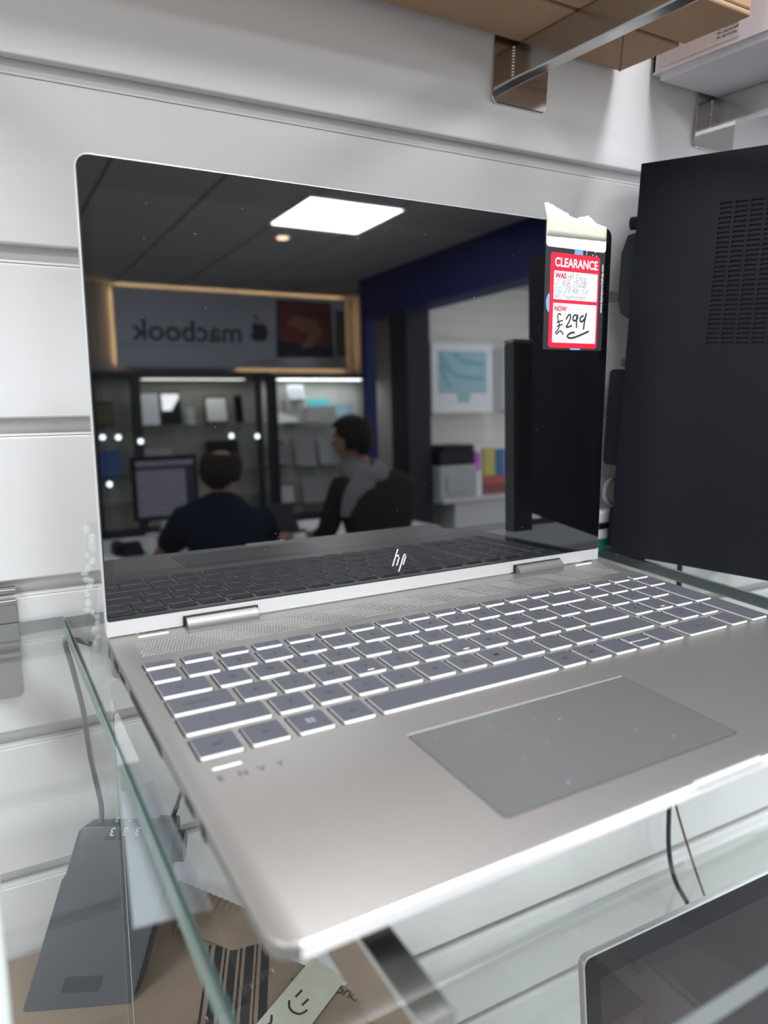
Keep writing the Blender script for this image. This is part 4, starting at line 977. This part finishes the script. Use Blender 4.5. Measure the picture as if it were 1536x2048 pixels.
m = MB(lambda a, b, c: l3f(a, b, c)); m.flat([(5, 8, .6), (112, 8, .6), (112, 170, .6), (5, 170, .6)]); m.build('bright_page', 'scr_l', l3, fix=False)
m = MB(lambda a, b, c: l3f(a, b, c)); m.flat([(112, 8, .6), (145, 8, .6), (145, 170, .6), (112, 170, .6)]); m.build('blue_page', 'scr_b', l3, fix=False)
m = MB(); m.prism(rr(1600, 1760, -3320, -3200, 20, 4), -532, -528); tag(m.build('paper_sheet', 'white'), 'white paper sheet on the desk in front of the olive person', 'paper')
ph = thing('desk_phone', 'black desk phone left of the person in navy on the desk', 'phone', (610, -3350, -532))
m = MB(); m.prism([(-3300, -532), (-3300, -510), (-3420, -470), (-3440, -532)], 540, 680, ax=0); m.build('body', 'plastic_k', ph, bevel=5, seg=1)
m = MB(); m.box(545, 590, -3430, -3300, -488, -462); m.build('handset', 'plastic_k', ph, bevel=8, seg=2)
th = thing('cup', 'white paper cup beside the desk phone', 'cup', (735, -3330, -532))
m = MB(); m.cyl((735, -3330, -532), (735, -3330, -440), 30, 40, 18); m.build('cup_body', 'white', th, smooth=True); m = MB(); m.cyl((735, -3330, -440), (735, -3330, -434), 43, 42, 18); m.build('cup_lid', 'ltgrey', th)
m = MB(); m.prism([(430, -3260), (560, -3230), (540, -3420), (420, -3400)], -532, -524); tag(m.build('paper_sheet', 'white'), 'loose white papers at the left end of the desk', 'paper')
for x, lab in ((950, 'round stool under the person in navy'), (1765, 'round stool under the person in olive')):
    th = thing('stool', lab, 'stool', (x, -2850, -1250))
    m = MB(); m.cyl((x, -2850, -842), (x, -2850, -806), 185, 190, 28); m.build('seat', 'plastic_k', th, bevel=8, smooth=True)
    m = MB(); m.cyl((x, -2850, -1225), (x, -2850, -842), 28, 28, 14); m.build('post', 'chrome', th, smooth=True)
    m = MB(); m.cyl((x, -2850, -1250), (x, -2850, -1225), 210, 190, 28); m.build('foot_plate', 'chrome', th, smooth=True)

# ---- people
def skin_obj(name, mt, chains, parent, levels=2):
    # chains: list of polylines [(p, r), ...]; a chain may start at an existing point (same coordinates) to branch
    vid = {}; vs_, rs_, ed = [], [], []
    for ch in chains:
        last = None
        for p, r in ch:
            k = tuple(round(c, 1) for c in p)
            if k not in vid: vid[k] = len(vs_); vs_.append(p); rs_.append(r)
            i = vid[k]
            if last is not None and last != i: ed.append((last, i))
            last = i
    me = bpy.data.meshes.new(name); o0 = ORG[parent]
    me.from_pydata([tuple(W(p) - o0) for p in vs_], ed, [])
    ob = bpy.data.objects.new(name, me); COL.objects.link(ob)
    md = ob.modifiers.new('skin', 'SKIN'); md.use_smooth_shade = True
    for i, sv in enumerate(me.skin_vertices[0].data):
        r = rs_[i]; r = (r, r) if not isinstance(r, tuple) else r
        sv.radius = (r[0] * .001, r[1] * .001); sv.use_root = (i == 0)
    sb = ob.modifiers.new('sub', 'SUBSURF'); sb.levels = levels; sb.render_levels = levels
    dg = bpy.context.evaluated_depsgraph_get(); m2 = bpy.data.meshes.new_from_object(ob.evaluated_get(dg))
    bpy.data.objects.remove(ob)
    bm = bmesh.new(); bm.from_mesh(m2)
    return bm, m2
def finish_bm(bm, name, mt, parent):
    me = bpy.data.meshes.new(name); bm.to_mesh(me); bm.free()
    for k in (mt if isinstance(mt, list) else [mt]): me.materials.append(MT[k])
    for p in me.polygons: p.use_smooth = True
    o = bpy.data.objects.new(name, me); COL.objects.link(o); o.parent = parent; ORG[o] = ORG[parent]; return o
def hand(wr, d, side, up=(0, 0, 1)):
    wr, d = Vector(wr), Vector(d).normalized(); up = Vector(up); lat = d.cross(up).normalized() * side
    palm = wr + d * 45 + up * -4
    ch = [[(tuple(wr), 25), (tuple(palm), (24, 15))]]
    for k, ln in enumerate((66, 76, 70, 54)):
        b = palm + lat * (24 - 16 * k) + d * 26
        ch.append([(tuple(palm), (24, 15)), (tuple(b), 9.5), (tuple(b + d * ln * .5 + up * -3), 8.5), (tuple(b + d * ln * .85 + up * -14), 7.5)])
    t = wr + d * 22 + lat * 24
    ch.append([(tuple(wr), 25), (tuple(t), 11), (tuple(t + d * 30 + lat * 14 + up * -6), 9.5), (tuple(t + d * 52 + lat * 14 + up * -12), 8)])
    return ch
def person(label, pelvis, spine, chest, neck0, neck1, hc, yaw, sh, el, wr, knees, feet, top_mt, hair_mt, bald, short=True):
    th = thing('person', label, 'person', (pelvis[0], pelvis[1], -1250))
    V_ = Vector
    HC = V_(hc); f = V_((math.sin(yaw), -math.cos(yaw), 0)); s = V_((math.cos(yaw), math.sin(yaw), 0))
    ch = [[(pelvis, (120, 90)), (spine, (110, 80)), (chest, (115, 80)), (neck0, (64, 60)), (neck1, (56, 58)), (tuple(HC + V_((0, 0, -55)) + f * 12), (66, 74)), (tuple(HC), (86, 98)), (tuple(HC + V_((0, 0, 62)) - f * 6), (78, 90)), (tuple(HC + V_((0, 0, 102)) - f * 6), (30, 36))]]
    for k in (0, 1):
        sg_ = (-1, 1)[k]
        d = V_(wr[k]) - V_(el[k])
        ch.append([(chest, (115, 80)), (sh[k], 48), (tuple((V_(sh[k]) + V_(el[k])) / 2), 46), (el[k], 43), (tuple((V_(el[k]) * .6 + V_(wr[k]) * .4)), 42), (wr[k], 25)])
        ch += hand(wr[k], (d.x, d.y, d.z * .2), -sg_)
        hip = (pelvis[0] + sg_ * 95, pelvis[1] - 40, pelvis[2] - 5)
        ch.append([(pelvis, (120, 90)), (hip, 78), (knees[k], 56), (tuple(V_(knees[k]) * .6 + V_(feet[k]) * .4 + V_((0, 20, 0))), 55), (feet[k], 40), (tuple(V_(feet[k]) + V_((0, -150, -18))), (42, 26))])
    bm, m2 = skin_obj('body', 'skin', ch, th)
    o0 = ORG[th]
    # face: nose, ears, brow added into the same mesh
    def ball(c, r, mi=0):
        r_ = r if isinstance(r, tuple) else (r, r, r)
        ret = bmesh.ops.create_uvsphere(bm, u_segments=14, v_segments=9, radius=1.0)
        for v in ret['verts']:
            q = V_((v.co.x * r_[0], v.co.y * r_[1], v.co.z * r_[2]))
            q = s * q.x + f * q.y + V_((0, 0, q.z))
            v.co = W(tuple(V_(c) + q)) - o0
        for v in ret['verts']:
            for fc__ in v.link_faces: fc__.material_index = mi
    ball(HC + f * 92 + V_((0, 0, -12)), (14, 20, 22)); ball(HC + f * 84 + V_((0, 0, 18)), (40, 14, 12))
    for q in (-1, 1):
        ball(HC + s * q * 78 + V_((0, 0, -8)) - f * 4, (10, 22, 34)); ball(HC + f * 80 + s * q * 30 + V_((0, 0, 4)), (11, 9, 9), 1)
    ball(HC + f * 82 + V_((0, 0, -56)), (24, 10, 8), 2)
    finish_bm(bm, 'body', ['skin', 'eye', 'lip'], th)
    # clothes follow the body
    g = 1.1
    c2 = [[(tuple(V_(pelvis) + V_((0, 0, -30))), (176, 140)), (spine, (165, 132)), (chest, (182, 136)), (neck0, (108, 100)), (tuple(V_(neck0) * .3 + V_(neck1) * .7), (70, 70))]]
    for k in (0, 1):
        mid = (V_(sh[k]) + V_(el[k])) / 2
        c2.append([(chest, (182, 136)), (sh[k], 92), (tuple(mid), 68)] + ([(tuple(V_(sh[k]) * .3 + V_(el[k]) * .7), 62)] if short else [(el[k], 56), (tuple(V_(el[k]) * .25 + V_(wr[k]) * .75), 40)]))
    bm, _ = skin_obj('top', top_mt, c2, th); finish_bm(bm, 'jumper' if not short else 'polo_shirt', top_mt, th)
    c3 = [[(pelvis, (172, 134))]]
    for k in (0, 1):
        sg_ = (-1, 1)[k]; hip = (pelvis[0] + sg_ * 95, pelvis[1] - 40, pelvis[2] - 5)
        c3.append([(pelvis, (172, 134)), (hip, 102), (knees[k], 74), (tuple(V_(knees[k]) * .6 + V_(feet[k]) * .4 + V_((0, 20, 0))), 66), (tuple(V_(feet[k]) + V_((0, 0, 30))), 58)])
    bm, _ = skin_obj('trousers', 'denim', c3, th); finish_bm(bm, 'trousers', 'denim', th)
    for k in (0, 1):
        m = MB(); F = feet[k]
        m.rings([[(F[0] + a * w_, F[1] + y_, -1250 + b * h_) for a, b in ((-1, 0), (1, 0), (1, .6), (.6, 1), (-.6, 1), (-1, .6))] for y_, w_, h_ in ((70, 34, 80), (0, 42, 100), (-110, 50, 62), (-200, 40, 40))])
        m.build('shoe', 'shoe', th, bevel=8, smooth=True)
    # hair cap
    bm = bmesh.new(); ret = bmesh.ops.create_uvsphere(bm, u_segments=26, v_segments=18, radius=1.0)
    kill = []
    for v in list(bm.verts):
        x, y, z = v.co
        hgt = z
        lim = (-.62 if y < -.1 else (.0 if y < .35 else .40))
        if hgt < lim - .25 * (y < -.5) or (bald and hgt > .72 and y > -.8): kill.append(v)
        q = s * (x * 99) + f * (y * 112 - 6) + V_((0, 0, z * 112 + 12))
        q *= (1.0 + (0.03 * math.sin(v.index * 1.7) if not bald else 0))
        v.co = W(tuple(HC + q)) - o0
    bmesh.ops.delete(bm, geom=kill, context='VERTS')
    ho = finish_bm(bm, 'hair', hair_mt, th)
    sm_ = ho.modifiers.new('thick', 'SOLIDIFY'); sm_.thickness = .010; sm_.offset = 0
    return th
p1 = person('person with thinning crown in a navy polo shirt sitting at the desk, seen from behind', (950, -2840, -690), (955, -2890, -530), (968, -2945, -390), (985, -2990, -255), (995, -3010, -205), (1005, -3030, -122), math.radians(34),
            ((785, -2950, -345), (1160, -2955, -360)), ((690, -3060, -520), (1262, -3040, -515)), ((830, -3290, -505), (1400, -3270, -508)), ((840, -3270, -735), (1070, -3270, -735)), ((840, -3230, -1175), (1080, -3230, -1175)), 'navy', 'hair_s', True)
p2 = person('dark-haired person in an olive jumper with a grey scarf sitting at the desk', (1762, -2840, -690), (1765, -2870, -530), (1765, -2905, -370), (1735, -2930, -185), (1705, -2940, -125), (1662, -2955, 4), math.radians(-36),
            ((1575, -2930, -255), (1945, -2925, -262)), ((1540, -3020, -480), (2010, -3030, -490)), ((1580, -3240, -505), (1900, -3270, -505)), ((1650, -3270, -735), (1870, -3270, -735)), ((1650, -3230, -1175), (1880, -3230, -1175)), 'olive', 'hair', False, short=False)
m = MB(); rs = []
for k in range(29):
    t = 2 * math.pi * k / 28
    c = Vector((1722 + 100 * math.cos(t), -2938 + 92 * math.sin(t), -140 - 10 * math.cos(t) - 22 * math.sin(t)))
    o_ = Vector((math.cos(t), math.sin(t), 0)); r_ = 40 + 8 * math.sin(3 * t)
    rs.append([tuple(c + o_ * (r_ * .75 * math.cos(a) - r_ * .55 * math.sin(a)) + Vector((0, 0, 1)) * r_ * 1.3 * math.sin(a)) for a in [2 * math.pi * q / 12 for q in range(12)]])
m.rings(rs, cap=False); m.build('scarf', 'scarf', p2, smooth=True)
m = MB(); m.rings([[tuple(Vector(c) + Vector((a * w, 0, b * 22))) for a, b in ((-1, -.6), (0, -1), (1, -.6), (1, .6), (0, 1), (-1, .6))] for c, w in (((1680, -2840, -170), 60), ((1640, -2810, -230), 80), ((1600, -2805, -290), 70), ((1575, -2815, -350), 50))]); m.build('scarf_end', 'scarf', p2, smooth=True)
